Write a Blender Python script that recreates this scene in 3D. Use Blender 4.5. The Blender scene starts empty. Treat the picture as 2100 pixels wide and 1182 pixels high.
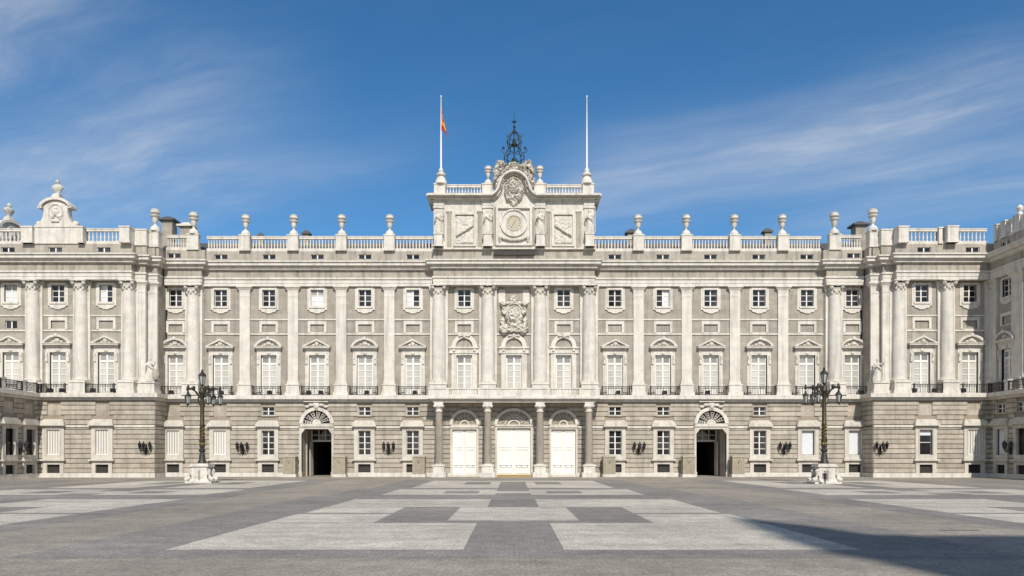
import bpy, math, random
from mathutils import Vector
random.seed(7)
SC = bpy.context.scene
COL = SC.collection
R = math.radians
# ---------------------------------------------------------------- measured frame of the place
D, F, XC, EYE, HOR = 115.0, 1541.0, -0.224, 3.35, 933.0
def wz(py, Y=0.0): return EYE + (HOR - py) * (D + Y) / F
def wx(px, Y=0.0): return XC + (px - 1051) * (D + Y) / F
def gp(px, py):
    d = EYE * F / (py - HOR)
    return (XC + (px - 1051) * d / F, d - D)

# ---------------------------------------------------------------- camera, sky, sun, exposure
cd = bpy.data.cameras.new("camera"); cam = bpy.data.objects.new("camera", cd); COL.objects.link(cam)
cam.location = (XC, -D, EYE); cam.rotation_euler = (R(90), 0, 0)
cd.sensor_width = 36.0; cd.sensor_fit = 'HORIZONTAL'; cd.lens = F * 36.0 / 2100.0
cd.shift_y = (HOR - 591.0) / 2100.0; cd.shift_x = -1.0 / 2100.0
cd.clip_start = 0.1; cd.clip_end = 3000
SC.camera = cam

SUN_EL, SUN_AZ = R(41.0), R(8.4)          # azimuth: to the right of straight behind the camera
to_sun = Vector((math.sin(SUN_AZ) * math.cos(SUN_EL), -math.cos(SUN_AZ) * math.cos(SUN_EL), math.sin(SUN_EL)))
sd = bpy.data.lights.new("sun", 'SUN'); sd.energy = 4.6; sd.angle = R(0.6); sd.color = (1.0, 0.95, 0.875)
sun = bpy.data.objects.new("sun", sd); COL.objects.link(sun)
sun.rotation_euler = to_sun.to_track_quat('Z', 'Y').to_euler(); sun.location = (30, -150, 120)

w = bpy.data.worlds.new("World"); SC.world = w; w.use_nodes = True
nt = w.node_tree; nt.nodes.clear(); N = nt.nodes.new; L = nt.links.new
def wmath(op, a, b=None, c=None):
    n = N('ShaderNodeMath'); n.operation = op
    for i, v in enumerate((a, b, c)):
        if v is None: continue
        if isinstance(v, (int, float)): n.inputs[i].default_value = v
        else: L(v, n.inputs[i])
    return n.outputs[0]
sky = N('ShaderNodeTexSky'); sky.sky_type = 'NISHITA'; sky.sun_disc = False
sky.sun_elevation = SUN_EL; sky.sun_rotation = math.pi - SUN_AZ
sky.altitude = 650; sky.air_density = 1.0; sky.dust_density = 0.6; sky.ozone_density = 2.6
hsv = N('ShaderNodeHueSaturation'); hsv.inputs['Saturation'].default_value = 1.31; hsv.inputs['Value'].default_value = 1.45; hsv.inputs['Hue'].default_value = 0.497
L(sky.outputs[0], hsv.inputs['Color'])
# thin cirrus on a high plane
tc = N('ShaderNodeTexCoord'); sx = N('ShaderNodeSeparateXYZ'); L(tc.outputs['Generated'], sx.inputs[0])
zc = wmath('MAXIMUM', sx.outputs[2], 0.05)
px_ = wmath('DIVIDE', sx.outputs[0], zc); py_ = wmath('DIVIDE', sx.outputs[1], zc)
u_ = wmath('SUBTRACT', wmath('MULTIPLY', px_, 0.866), wmath('MULTIPLY', py_, 0.5))
v_ = wmath('ADD', wmath('MULTIPLY', px_, 0.5), wmath('MULTIPLY', py_, 0.866))
cb = N('ShaderNodeCombineXYZ'); L(u_, cb.inputs[0]); L(v_, cb.inputs[1])
def wnoise(vec, scale, det, rough=.5):
    n = N('ShaderNodeTexNoise'); n.inputs['Scale'].default_value = scale; n.inputs['Detail'].default_value = det; n.inputs['Roughness'].default_value = rough
    L(vec, n.inputs['Vector']); return n.outputs[0]
def wmap(v, a, b, c=0.0, d=1.0):
    n = N('ShaderNodeMapRange'); n.interpolation_type = 'SMOOTHSTEP'
    for i, k in enumerate((a, b, c, d)): n.inputs[i + 1].default_value = k
    L(v, n.inputs[0]); return n.outputs[0]
nz0 = wnoise(cb.outputs[0], 1.1, 3)
vd = wmath('ADD', v_, wmath('MULTIPLY', wmath('SUBTRACT', nz0, 0.5), 0.42))
cb2 = N('ShaderNodeCombineXYZ'); L(wmath('MULTIPLY', u_, 0.8), cb2.inputs[0]); L(wmath('MULTIPLY', vd, 4.2), cb2.inputs[1])
streak = wmap(wnoise(cb2.outputs[0], 1.0, 9, .6), .30, .74)
patch = wmap(wnoise(cb.outputs[0], .75, 4), .34, .64)
cb3 = N('ShaderNodeCombineXYZ'); L(wmath('MULTIPLY', u_, 2.2), cb3.inputs[0]); L(wmath('MULTIPLY', vd, 6.5), cb3.inputs[1])
wisp = wmap(wnoise(cb3.outputs[0], 1.6, 8, .65), .35, .70)
def cloudband(v0, wd, amp, p0, p1, p2, p3):
    g = wmath('POWER', 2.718, wmath('MULTIPLY', wmath('POWER', wmath('ABSOLUTE', wmath('DIVIDE', wmath('SUBTRACT', vd, v0), wd)), 2.0), -1.0))
    return wmath('MULTIPLY', wmath('MULTIPLY', g, amp), wmath('MULTIPLY', wmap(px_, p0, p1), wmap(px_, p2, p3, 1.0, 0.0)))
tot = None
for args in ((1.52, .34, .74, -3.5, -2.2, -1.15, -.35), (.86, .17, .6, -2.2, -1.4, -1.0, -.7), (2.62, .36, 1.0, -.05, .4, 1.0, 1.9), (2.95, .16, .45, .9, 1.4, 2.2, 3.2), (1.95, .22, .30, -2.4, -1.6, -.7, .0), (3.4, .3, .6, .9, 1.5, 3, 4)):
    q = cloudband(*args); tot = q if tot is None else wmath('ADD', tot, q)
behind = wmath('MULTIPLY', wmap(sx.outputs[1], .05, -.35), 1.1)  # extra unseen cloud added behind the camera to make the fill light whiter
tot = wmath('ADD', wmath('ADD', tot, .035), behind)
cl = wmath('MULTIPLY', tot, wmath('MULTIPLY', wmath('ADD', wmath('MULTIPLY', streak, .46), .50), wmath('ADD', wmath('MULTIPLY', wmath('MULTIPLY', patch, wisp), .40), .52)))
mixc = N('ShaderNodeMixRGB'); mixc.inputs[2].default_value = (7.8, 8.3, 9.0, 1)
L(wmath('MINIMUM', wmath('MULTIPLY', cl, 0.92), 0.8), mixc.inputs[0]); L(hsv.outputs[0], mixc.inputs[1])
bg = N('ShaderNodeBackground'); bg.inputs['Strength'].default_value = 0.085; L(mixc.outputs[0], bg.inputs[0])
wo = N('ShaderNodeOutputWorld'); L(bg.outputs[0], wo.inputs[0])
SC.view_settings.view_transform = 'Standard'; SC.view_settings.look = 'None'
SC.view_settings.exposure = 0.0; SC.view_settings.gamma = 1.0; SC.view_settings.use_curve_mapping = False

# ---------------------------------------------------------------- materials
def mat(name, col, rough=.85, var=.12, nscale=1.5, streak=0.0, bump=0.0, metal=0.0, spec=.3, rnd=0.0, fine=0.0, fine_scale=14.0, blocks=0.0):
    m = bpy.data.materials.new(name); m.use_nodes = True
    t = m.node_tree; b = t.nodes['Principled BSDF']
    b.inputs['Roughness'].default_value = rough; b.inputs['Metallic'].default_value = metal
    b.inputs['Specular IOR Level'].default_value = spec
    b.inputs['Base Color'].default_value = (*col, 1)
    if var == 0 and not streak and not rnd: return m
    nn = t.nodes.new; ll = t.links.new
    geo = nn('ShaderNodeNewGeometry')
    def noise(scale, det=4, mapping=None):
        n = nn('ShaderNodeTexNoise'); n.inputs['Scale'].default_value = scale; n.inputs['Detail'].default_value = det
        if mapping:
            mp = nn('ShaderNodeMapping'); mp.inputs['Scale'].default_value = mapping
            ll(geo.outputs['Position'], mp.inputs[0]); ll(mp.outputs[0], n.inputs['Vector'])
        else: ll(geo.outputs['Position'], n.inputs['Vector'])
        return n
    def mth(op, a, b_):
        n = nn('ShaderNodeMath'); n.operation = op
        for i, v in enumerate((a, b_)):
            if isinstance(v, (int, float)): n.inputs[i].default_value = v
            else: ll(v, n.inputs[i])
        return n.outputs[0]
    n1 = noise(nscale, 6)
    f = mth('ADD', mth('MULTIPLY', mth('SUBTRACT', n1.outputs[0], .5), var * 3.2), 1.0)
    if fine:
        n4 = noise(fine_scale, 3)
        f = mth('MULTIPLY', f, mth('ADD', mth('MULTIPLY', mth('SUBTRACT', n4.outputs[0], .5), fine * 3), 1.0))
    if streak:
        n2 = noise(1.0, 5, (1.6, 1.6, .16))
        mr = nn('ShaderNodeMapRange'); mr.inputs[1].default_value = .48; mr.inputs[2].default_value = .72
        mr.inputs[3].default_value = 1.0; mr.inputs[4].default_value = 1.0 - streak
        ll(n2.outputs[0], mr.inputs[0]); f = mth('MULTIPLY', f, mr.outputs[0])
    if rnd:
        oi = nn('ShaderNodeObjectInfo')
        f = mth('MULTIPLY', f, mth('ADD', mth('MULTIPLY', mth('SUBTRACT', oi.outputs['Random'], .5), rnd * 2), 1.0))
    if blocks:
        sp = nn('ShaderNodeSeparateXYZ'); ll(geo.outputs['Position'], sp.inputs[0])
        cm = nn('ShaderNodeCombineXYZ'); ll(mth('ADD', sp.outputs[0], sp.outputs[1]), cm.inputs[0]); ll(mth('ADD', sp.outputs[2], -.66), cm.inputs[1])
        bk = nn('ShaderNodeTexBrick'); bk.inputs['Scale'].default_value = 1.0; bk.inputs['Brick Width'].default_value = 1.45; bk.inputs['Row Height'].default_value = .7133
        bk.inputs['Mortar Size'].default_value = .012; bk.inputs['Bias'].default_value = 0.0; bk.inputs['Mortar Smooth'].default_value = .3
        bk.inputs['Color1'].default_value = (1 + blocks,) * 3 + (1,); bk.inputs['Color2'].default_value = (1 - blocks,) * 3 + (1,); bk.inputs['Mortar'].default_value = (1 - 2.2 * blocks,) * 3 + (1,)
        ll(cm.outputs[0], bk.inputs['Vector']); f = mth('MULTIPLY', f, bk.outputs['Color'])
    vm = nn('ShaderNodeVectorMath'); vm.operation = 'SCALE'; vm.inputs[0].default_value = col
    ll(f, vm.inputs['Scale'])
    # slight warm/cool drift
    n3 = noise(nscale * .6, 2)
    mx = nn('ShaderNodeMixRGB'); mx.blend_type = 'MULTIPLY'; mx.inputs[2].default_value = (1.04, 1.0, .93, 1)
    ll(n3.outputs[0], mx.inputs[0]); ll(vm.outputs[0], mx.inputs[1])
    ll(mx.outputs[0], b.inputs['Base Color'])
    if bump:
        nb = noise(nscale * 9, 5); bp = nn('ShaderNodeBump'); bp.inputs['Strength'].default_value = bump; bp.inputs['Distance'].default_value = .05
        ll(nb.outputs[0], bp.inputs['Height']); ll(bp.outputs[0], b.inputs['Normal'])
    return m
M = dict(
    white=mat('limestone', (.600, .572, .522), .8, .13, .9, .26, .3, fine=.18, fine_scale=7, blocks=.04),
    trim=mat('ground_floor_trim', (.545, .515, .46), .8, .13, .9, .24, .3, fine=.16, fine_scale=7, rnd=.05),
    carved=mat('carved_limestone', (.585, .56, .51), .85, .18, 1.8, .30, .4, fine=.22, fine_scale=9),
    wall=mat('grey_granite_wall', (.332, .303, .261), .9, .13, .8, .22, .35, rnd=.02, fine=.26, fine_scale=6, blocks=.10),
    frieze=mat('weathered_frieze', (.355, .325, .278), .9, .18, .6, .42, .3, fine=.26, fine_scale=6, blocks=.06),
    attic=mat('weathered_attic', (.365, .335, .29), .9, .18, .7, .40, .3, fine=.24, fine_scale=6, blocks=.06),
    course=mat('rusticated_granite', (.400, .360, .303), .9, .15, .9, .26, .35, rnd=.13, fine=.26, fine_scale=6, blocks=.10),
    joint=mat('joint_granite', (.29, .25, .20), .95, .1, 1.0, .1),
    column_granite=mat('column_granite', (.30, .265, .225), .85, .14, 1.4, .3, .3, fine=.22),
    paint=mat('white_paint', (.76, .745, .71), .5, .04, 1.2, .07, rnd=.03),
    shutter=mat('pale_shutter', (.66, .64, .60), .6, .06, 2.0, .1, rnd=.08),
    shutter_gap=mat('shutter_slat_gap', (.34, .33, .31), .8, .05, rnd=.15),
    pane_pale=mat('pane_with_shutter', (.50, .485, .45), .22, .12, 1.2, spec=.5, rnd=.16),
    pane_grey=mat('grey_pane', (.31, .305, .295), .15, .2, 1.2, spec=.5, rnd=.35),
    glass=mat('dark_glass', (.026, .026, .028), .06, .5, 1.0, spec=.5, rnd=.9),
    dark=mat('dark_interior', (.02, .018, .016), .9, 0),
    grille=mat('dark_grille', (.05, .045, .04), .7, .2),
    blind=mat('white_blind', (.62, .64, .66), .7, .06, 1.5),
    iron=mat('black_iron', (.022, .022, .022), .5, .2, 4, metal=.3, spec=.4),
    lamp_iron=mat('lamp_iron', (.042, .040, .036), .5, .3, 4, metal=.3, spec=.4),
    bronze=mat('green_bronze', (.045, .06, .05), .55, .25, 3, metal=.4),
    gilt=mat('dark_gilt_bronze', (.06, .046, .028), .5, .4, 5, metal=.4),
    lampglass=mat('lantern_glass', (.35, .37, .36), .15, .1, 3, spec=.5),
    dial=mat('clock_dial', (.43, .40, .32), .6, .1, 2),
    gold=mat('gold', (.24, .17, .06), .45, .25, 4, metal=.6),
    wood=mat('ochre_wood', (.34, .23, .08), .6, .15, 3),
    boxstone=mat('sentry_box_paint', (.335, .298, .232), .85, .16, 1.6, .2, .3, fine=.12),
    slate=mat('slate', (.085, .085, .085), .6, .15, 1.0, .1),
    red=mat('flag_red', (.50, .015, .015), .8, .08, 3),
    yellow=mat('flag_yellow', (.74, .33, .012), .8, .08, 3),
    skin=mat('skin', (.42, .25, .18), .6, 0), cloth=mat('dark_coat', (.022, .022, .028), .9, .2, 8),
    trouser=mat('dark_trousers', (.03, .03, .04), .9, .2, 8), hair=mat('dark_hair', (.03, .02, .015), .7, .1),
)

# ---------------------------------------------------------------- mesh helpers
class MB:
    def __init__(s): s.v = []; s.f = []; s.m = []; s.cur = 0
    def add(s, vs, fs):
        o = len(s.v); s.v += [tuple(p) for p in vs]; s.f += [tuple(i + o for i in q) for q in fs]; s.m += [s.cur] * len(fs)
        return s
    def box(s, x0, x1, y0, y1, z0, z1):
        if x0 > x1: x0, x1 = x1, x0
        if y0 > y1: y0, y1 = y1, y0
        if z0 > z1: z0, z1 = z1, z0
        return s.add([(x0, y0, z0), (x1, y0, z0), (x1, y1, z0), (x0, y1, z0), (x0, y0, z1), (x1, y0, z1), (x1, y1, z1), (x0, y1, z1)],
                     [(0, 3, 2, 1), (4, 5, 6, 7), (0, 1, 5, 4), (1, 2, 6, 5), (2, 3, 7, 6), (3, 0, 4, 7)])
    def taper(s, x, y, z0, z1, a0, b0, a1, b1):           # frustum of rectangular section
        return s.add([(x - a0, y - b0, z0), (x + a0, y - b0, z0), (x + a0, y + b0, z0), (x - a0, y + b0, z0),
                      (x - a1, y - b1, z1), (x + a1, y - b1, z1), (x + a1, y + b1, z1), (x - a1, y + b1, z1)],
                     [(0, 3, 2, 1), (4, 5, 6, 7), (0, 1, 5, 4), (1, 2, 6, 5), (2, 3, 7, 6), (3, 0, 4, 7)])
    def lathe(s, x, y, prof, n=12, ph=0.0, sy=1.0):
        vs = []; fs = []
        for r, z in prof:
            for i in range(n):
                a = ph + 2 * math.pi * i / n
                vs.append((x + r * math.cos(a), y + sy * r * math.sin(a), z))
        k = len(prof)
        for j in range(k - 1):
            for i in range(n):
                i2 = (i + 1) % n
                fs.append((j * n + i, j * n + i2, (j + 1) * n + i2, (j + 1) * n + i))
        fs.append(tuple(range(n - 1, -1, -1))); fs.append(tuple((k - 1) * n + i for i in range(n)))
        return s.add(vs, fs)
    def prism(s, pts, y0, y1):                            # polygon in x,z extruded in y
        n = len(pts)
        vs = [(p[0], y0, p[1]) for p in pts] + [(p[0], y1, p[1]) for p in pts]
        fs = [tuple(range(n)), tuple(range(2 * n - 1, n - 1, -1))]
        for i in range(n):
            j = (i + 1) % n; fs.append((i, i + n, j + n, j))
        return s.add(vs, fs)
    def band(s, outer, inner, y0, y1):                    # open ribbon between two polylines in x,z
        for i in range(len(outer) - 1):
            s.prism([outer[i], outer[i + 1], inner[i + 1], inner[i]], y0, y1)
        return s
    def tube(s, pts, r, n=6):
        pts = [Vector(p) for p in pts]; vs = []; fs = []
        rr = r if isinstance(r, (list, tuple)) else [r] * len(pts)
        for i, p in enumerate(pts):
            d = (pts[min(i + 1, len(pts) - 1)] - pts[max(i - 1, 0)]).normalized()
            a = d.cross(Vector((0, 0, 1)) if abs(d.z) < .9 else Vector((0, 1, 0))).normalized(); b = d.cross(a)
            for k in range(n):
                t = 2 * math.pi * k / n; vs.append(p + (a * math.cos(t) + b * math.sin(t)) * rr[i])
        for i in range(len(pts) - 1):
            for k in range(n):
                k2 = (k + 1) % n; fs.append((i * n + k, i * n + k2, (i + 1) * n + k2, (i + 1) * n + k))
        fs.append(tuple(range(n))); fs.append(tuple((len(pts) - 1) * n + k for k in range(n - 1, -1, -1)))
        return s.add(vs, fs)
    def blob(s, x, y, z, rx, ry, rz, n=7, m=4, jit=0.0):
        vs = [(x, y, z - rz)]; fs = []
        for j in range(1, m):
            a = math.pi * j / m - math.pi / 2
            for i in range(n):
                t = 2 * math.pi * (i + .5 * (j % 2)) / n; q = 1 + random.uniform(-jit, jit)
                vs.append((x + rx * q * math.cos(a) * math.cos(t), y + ry * q * math.cos(a) * math.sin(t), z + rz * q * math.sin(a)))
        vs.append((x, y, z + rz)); top = len(vs) - 1
        for i in range(n):
            i2 = (i + 1) % n; fs.append((0, 1 + i2, 1 + i)); fs.append((top, 1 + (m - 2) * n + i, 1 + (m - 2) * n + i2))
            for j in range(m - 2): fs.append((1 + j * n + i, 1 + j * n + i2, 1 + (j + 1) * n + i2, 1 + (j + 1) * n + i))
        return s.add(vs, fs)
    def mesh(s, name, mats, smooth=False):
        me = bpy.data.meshes.new(name); me.from_pydata(s.v, [], s.f)
        for m in (mats if isinstance(mats, (list, tuple)) else [mats]): me.materials.append(M[m])
        me.polygons.foreach_set('material_index', s.m)
        if smooth: me.polygons.foreach_set('use_smooth', [True] * len(s.f))
        me.update()
        if smooth:
            try: me.set_sharp_from_angle(angle=R(38))
            except Exception: pass
        return me
def arc(cx, cz, rx, rz, a0=0, a1=180, n=16):
    return [(cx + rx * math.cos(R(a0 + (a1 - a0) * i / n)), cz + rz * math.sin(R(a0 + (a1 - a0) * i / n))) for i in range(n + 1)]

LOC = {}
def obj(name, me, parent=None, loc=(0, 0, 0), kind=None, label=None):
    """a mesh object; loc is in the frame of its top-level thing"""
    o = bpy.data.objects.new(name, me); COL.objects.link(o)
    l = Vector(loc); LOC[o.name] = l
    if parent is not None:
        o.parent = parent; o.location = l - (LOC[parent.name] if parent.parent or parent.name in LOC else Vector())
    else: o.location = l
    if kind: o['kind'] = kind
    if label: o['label'] = label
    return o
def thing(name, label, cat, loc=(0, 0, 0), rz=0.0, group=None):
    o = bpy.data.objects.new(name, None); COL.objects.link(o); o.empty_display_size = .5
    o.location = loc; o.rotation_euler = (0, 0, rz); o['label'] = label; o['category'] = cat
    if group: o['group'] = group
    LOC[o.name] = Vector()
    return o
def tagm(o, label, cat, group=None):
    o['label'] = label; o['category'] = cat
    if group: o['group'] = group
    return o
CACHE = {}
def cached(key, fn):
    if key not in CACHE: CACHE[key] = fn()
    return CACHE[key]
def boxmesh(key, mats, *b):
    return cached(key, lambda: MB().box(*b).mesh(key, mats))
def dup_tree(root, loc, rz=None, label=None):
    r = root.copy(); COL.objects.link(r); r.location = loc
    if rz is not None: r.rotation_euler = (0, 0, rz)
    if label: r['label'] = label
    for ch in list(root.children):
        c = ch.copy(); COL.objects.link(c); c.parent = r
        for g in list(ch.children):
            d = g.copy(); COL.objects.link(d); d.parent = c
    return r

def strip(name, parent, x0, x1, y0, y1, z0, z1, m='white'):
    return obj(name, MB().box(x0, x1, y0, y1, z0, z1).mesh(name, m), parent)

def wall_boxes(mb, x0, x1, z0, z1, yf, yb, holes):
    xs = sorted({x0, x1} | {min(max(h[k], x0), x1) for h in holes for k in (0, 1)})
    for a, b in zip(xs, xs[1:]):
        if b - a < 1e-6: continue
        mid = (a + b) / 2; iv = sorted((h[2], h[3]) for h in holes if h[0] < mid < h[1]); z = z0
        for p, q in iv:
            if p > z + 1e-6: mb.box(a, b, yf, yb, z, min(p, z1))
            z = max(z, q)
        if z < z1 - 1e-6: mb.box(a, b, yf, yb, z, z1)
    return mb

# ---------------------------------------------------------------- ground
def ground_mat(name, c1, c2):
    m = bpy.data.materials.new(name); m.use_nodes = True; t = m.node_tree; nn = t.nodes.new; ll = t.links.new
    b = t.nodes['Principled BSDF']; b.inputs['Roughness'].default_value = .85; b.inputs['Specular IOR Level'].default_value = .25
    geo = nn('ShaderNodeNewGeometry')
    br = nn('ShaderNodeTexBrick'); br.inputs['Scale'].default_value = 1.0
    br.inputs['Brick Width'].default_value = .34; br.inputs['Row Height'].default_value = .17; br.inputs['Mortar Size'].default_value = .012
    br.inputs['Color1'].default_value = (*c1, 1); br.inputs['Color2'].default_value = (*c2, 1)
    br.inputs['Mortar'].default_value = (c1[0] * .72, c1[1] * .72, c1[2] * .70, 1); br.inputs['Bias'].default_value = -.1
    ll(geo.outputs['Position'], br.inputs['Vector'])
    def noise(sc_, det, mp=None):
        n = nn('ShaderNodeTexNoise'); n.inputs['Scale'].default_value = sc_; n.inputs['Detail'].default_value = det
        if mp:
            q = nn('ShaderNodeMapping'); q.inputs['Scale'].default_value = mp; ll(geo.outputs['Position'], q.inputs[0]); ll(q.outputs[0], n.inputs['Vector'])
        else: ll(geo.outputs['Position'], n.inputs['Vector'])
        return n.outputs[0]
    col = br.outputs['Color']
    for src, lo, hi in ((noise(.12, 6), .76, 1.22), (noise(.9, 7), .82, 1.17), (noise(9, 4), .62, 1.36), (noise(.5, 5, (.22, 1.5, 1)), .86, 1.12), (noise(3.2, 4), .84, 1.16), (noise(26, 2), .74, 1.28)):
        mr = nn('ShaderNodeMapRange'); mr.inputs[1].default_value = .25; mr.inputs[2].default_value = .75
        mr.inputs[3].default_value = lo; mr.inputs[4].default_value = hi; ll(src, mr.inputs[0])
        vm = nn('ShaderNodeVectorMath'); vm.operation = 'SCALE'; ll(col, vm.inputs[0]); ll(mr.outputs[0], vm.inputs['Scale']); col = vm.outputs[0]
    ll(col, b.inputs['Base Color'])
    bp = nn('ShaderNodeBump'); bp.inputs['Strength'].default_value = .4; bp.inputs['Distance'].default_value = .015
    ll(br.outputs['Fac'], bp.inputs['Height']); bp.invert = True; ll(bp.outputs[0], b.inputs['Normal'])
    M[name] = m
ground_mat('mid_paving', (.306, .270, .222), (.278, .246, .202))
ground_mat('dark_paving', (.246, .226, .202), (.222, .205, .183))
ground_mat('light_paving', (.505, .458, .385), (.458, .416, .352))
def sheet(polys, z, name, m, parent=None):
    mb = MB()
    for p in polys: mb.add([(x, y, z) for x, y in p], [tuple(range(len(p)))])
    return obj(name, mb.mesh(name, m), parent)
plaza = sheet([[(-900, -900), (900, -900), (900, 1500), (-900, 1500)]], 0.0, 'plaza', 'mid_paving'); plaza['kind'] = 'structure'
LOC.pop(plaza.name, None); LOC[plaza.name] = Vector()
def rect(x0, x1, d0, d1, cx=0.0): return [(cx + x0, d0 - D), (cx + x1, d0 - D), (cx + x1, d1 - D), (cx + x0, d1 - D)]
def panel(p, z, m, name='paving_panel'): return sheet([p], z, name, m, plaza)
# dark frames (4 mm up), light panels (8 mm), dark squares (12 mm)
def pattern(cx):
    for s in (-1, 1):
        def r(a, b, d0, d1, z, m): panel(rect(min(s * a, s * b), max(s * a, s * b), d0, d1, cx), z, m)
        r(1.78, 12.25, 26.45, 36.8, .008, 'light_paving')
        r(6.9, 12.2, 37.0, 42.4, .008, 'light_paving')
        r(6.9, 11.95, 43.3, 48.0, .008, 'light_paving')
        r(1.65, 11.9, 48.2, 56.6, .008, 'light_paving')
        r(1.5, 11.0, 62.6, 72.4, .008, 'light_paving')
        r(3.0, 6.1, 65.0, 69.0, .012, 'dark_paving')
        r(1.5, 10.2, 75.5, 97.0, .008, 'light_paving')
        r(2.6, 5.6, 84.5, 92.0, .012, 'dark_paving')
    panel(rect(-3.35, 3.35, 38.2, 47.8, cx), .008, 'light_paving')
    panel(rect(-3.0, 3.0, 65.0, 69.0, cx), .012, 'light_paving')
    panel(rect(-1.5, 1.5, 92.5, 97.0, cx), .008, 'light_paving')
XL = -36.9; XR = 36.9
dark = [rect(-16.6, 16.6, 24.3, 60.8), rect(-15.4, 15.4, 60.8, 73.9), rect(-14.2, 14.2, 73.9, 101.0)]
for p in dark: panel(p, .004, 'dark_paving')
for cx in (XL, XR):
    panel(rect(-14.6, 14.6, 24.3, 60.8, cx), .004, 'dark_paving'); panel(rect(-14.0, 14.0, 60.8, 100.5, cx), .004, 'dark_paving')
pattern(-.18); pattern(XL); pattern(XR)
for s in (-1, 1): panel(rect(min(s * 56, s * 70), max(s * 56, s * 70), 40, 98), .004, 'dark_paving')

# ================================================================= THE PALACE
palace = thing('palace', 'long pale limestone royal palace with pilasters, clock tower and roof balustrade', 'palace')
P = palace
Zp, Zstr, Zgt = .66, 7.50, 11.36          # plinth top, string course, top of rustication
Zc0, Zc1 = 11.78, 12.38                   # bright base cornice
NC = 15; CH = (Zgt - Zp) / NC
YM, YS, YW = -.35, -.95, -4.40            # ground-floor fronts
COURSES = []                              # (width, parent, x0,x1,yf,z0,z1)

def courses(parent, x0, x1, yf, holes, z0=Zp):
    """rows of proud granite stones with recessed joints between the openings"""
    for k in range(NC):
        a, b = z0 + k * CH + .038, z0 + (k + 1) * CH - .038
        if z0 + k * CH > Zgt - .01: break
        blk = sorted((h[0], h[1]) for h in holes if h[2] < b - .03 and h[3] > a + .03)
        x = x0
        for p, q in blk:
            if p - x > .15: COURSES.append((p - x, parent, x + .004, p - .004, yf, a, b))
            x = max(x, q)
        if x1 - x > .15: COURSES.append((x1 - x, parent, x + .004, x1 - .004, yf, a, b))

def stone_mesh(x0, x1, yf, a, b, mb=None):
    mb = mb or MB(); e = .03
    xa, xb, y0, y1 = x0, x1, yf, yf + .19
    return mb.add([(xa, y1, a - .02), (xb, y1, a - .02), (xb, y1, b + .02), (xa, y1, b + .02), (xa, y0, a + e), (xb, y0, a + e), (xb, y0, b - e), (xa, y0, b - e)],
                  [(4, 5, 6, 7), (0, 1, 5, 4), (3, 7, 6, 2), (0, 4, 7, 3), (1, 2, 6, 5)])

# --- windows -------------------------------------------------------------
def pane_window(parent, cx, y, z0, hw, h, cols, rows, pane_mat='glass', mull=.042, name='window', frame_mat='paint'):
    """painted timber frame with separate panes"""
    key = ('pw', hw, h, cols, rows, mull, frame_mat)
    def fr():
        mb = MB(); f = .06
        mb.box(-hw, -hw + f, 0, .12, 0, h); mb.box(hw - f, hw, 0, .12, 0, h); mb.box(-hw + f, hw - f, 0, .12, 0, f); mb.box(-hw + f, hw - f, 0, .12, h - f, h)
        for i in range(1, cols):
            x = -hw + 2 * hw * i / cols; m = .085 if i * 2 == cols else mull * .7
            mb.box(x - m, x + m, -.03, .10, f, h - f)
        for j in range(1, rows):
            z = h * j / rows; mb.box(-hw + f, hw - f, .012, .09, z - mull, z + mull)
        return mb.mesh('window_frame', frame_mat)
    wdw = obj(name, cached(key, fr), parent, (cx, y, z0))
    pw, ph = 2 * hw / cols, h / rows
    for i in range(cols):
        for j in range(rows):
            pm = pane_mat(i, j) if callable(pane_mat) else pane_mat
            me = boxmesh('pane_%s_%.3f_%.3f' % (pm, pw, ph), pm, -pw / 2 + .01, pw / 2 - .01, 0, .02, -ph / 2 + .01, ph / 2 - .01)
            obj('pane', me, wdw, (cx - hw + pw * (i + .5), y + .06, z0 + ph * (j + .5)))
    return wdw

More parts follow.
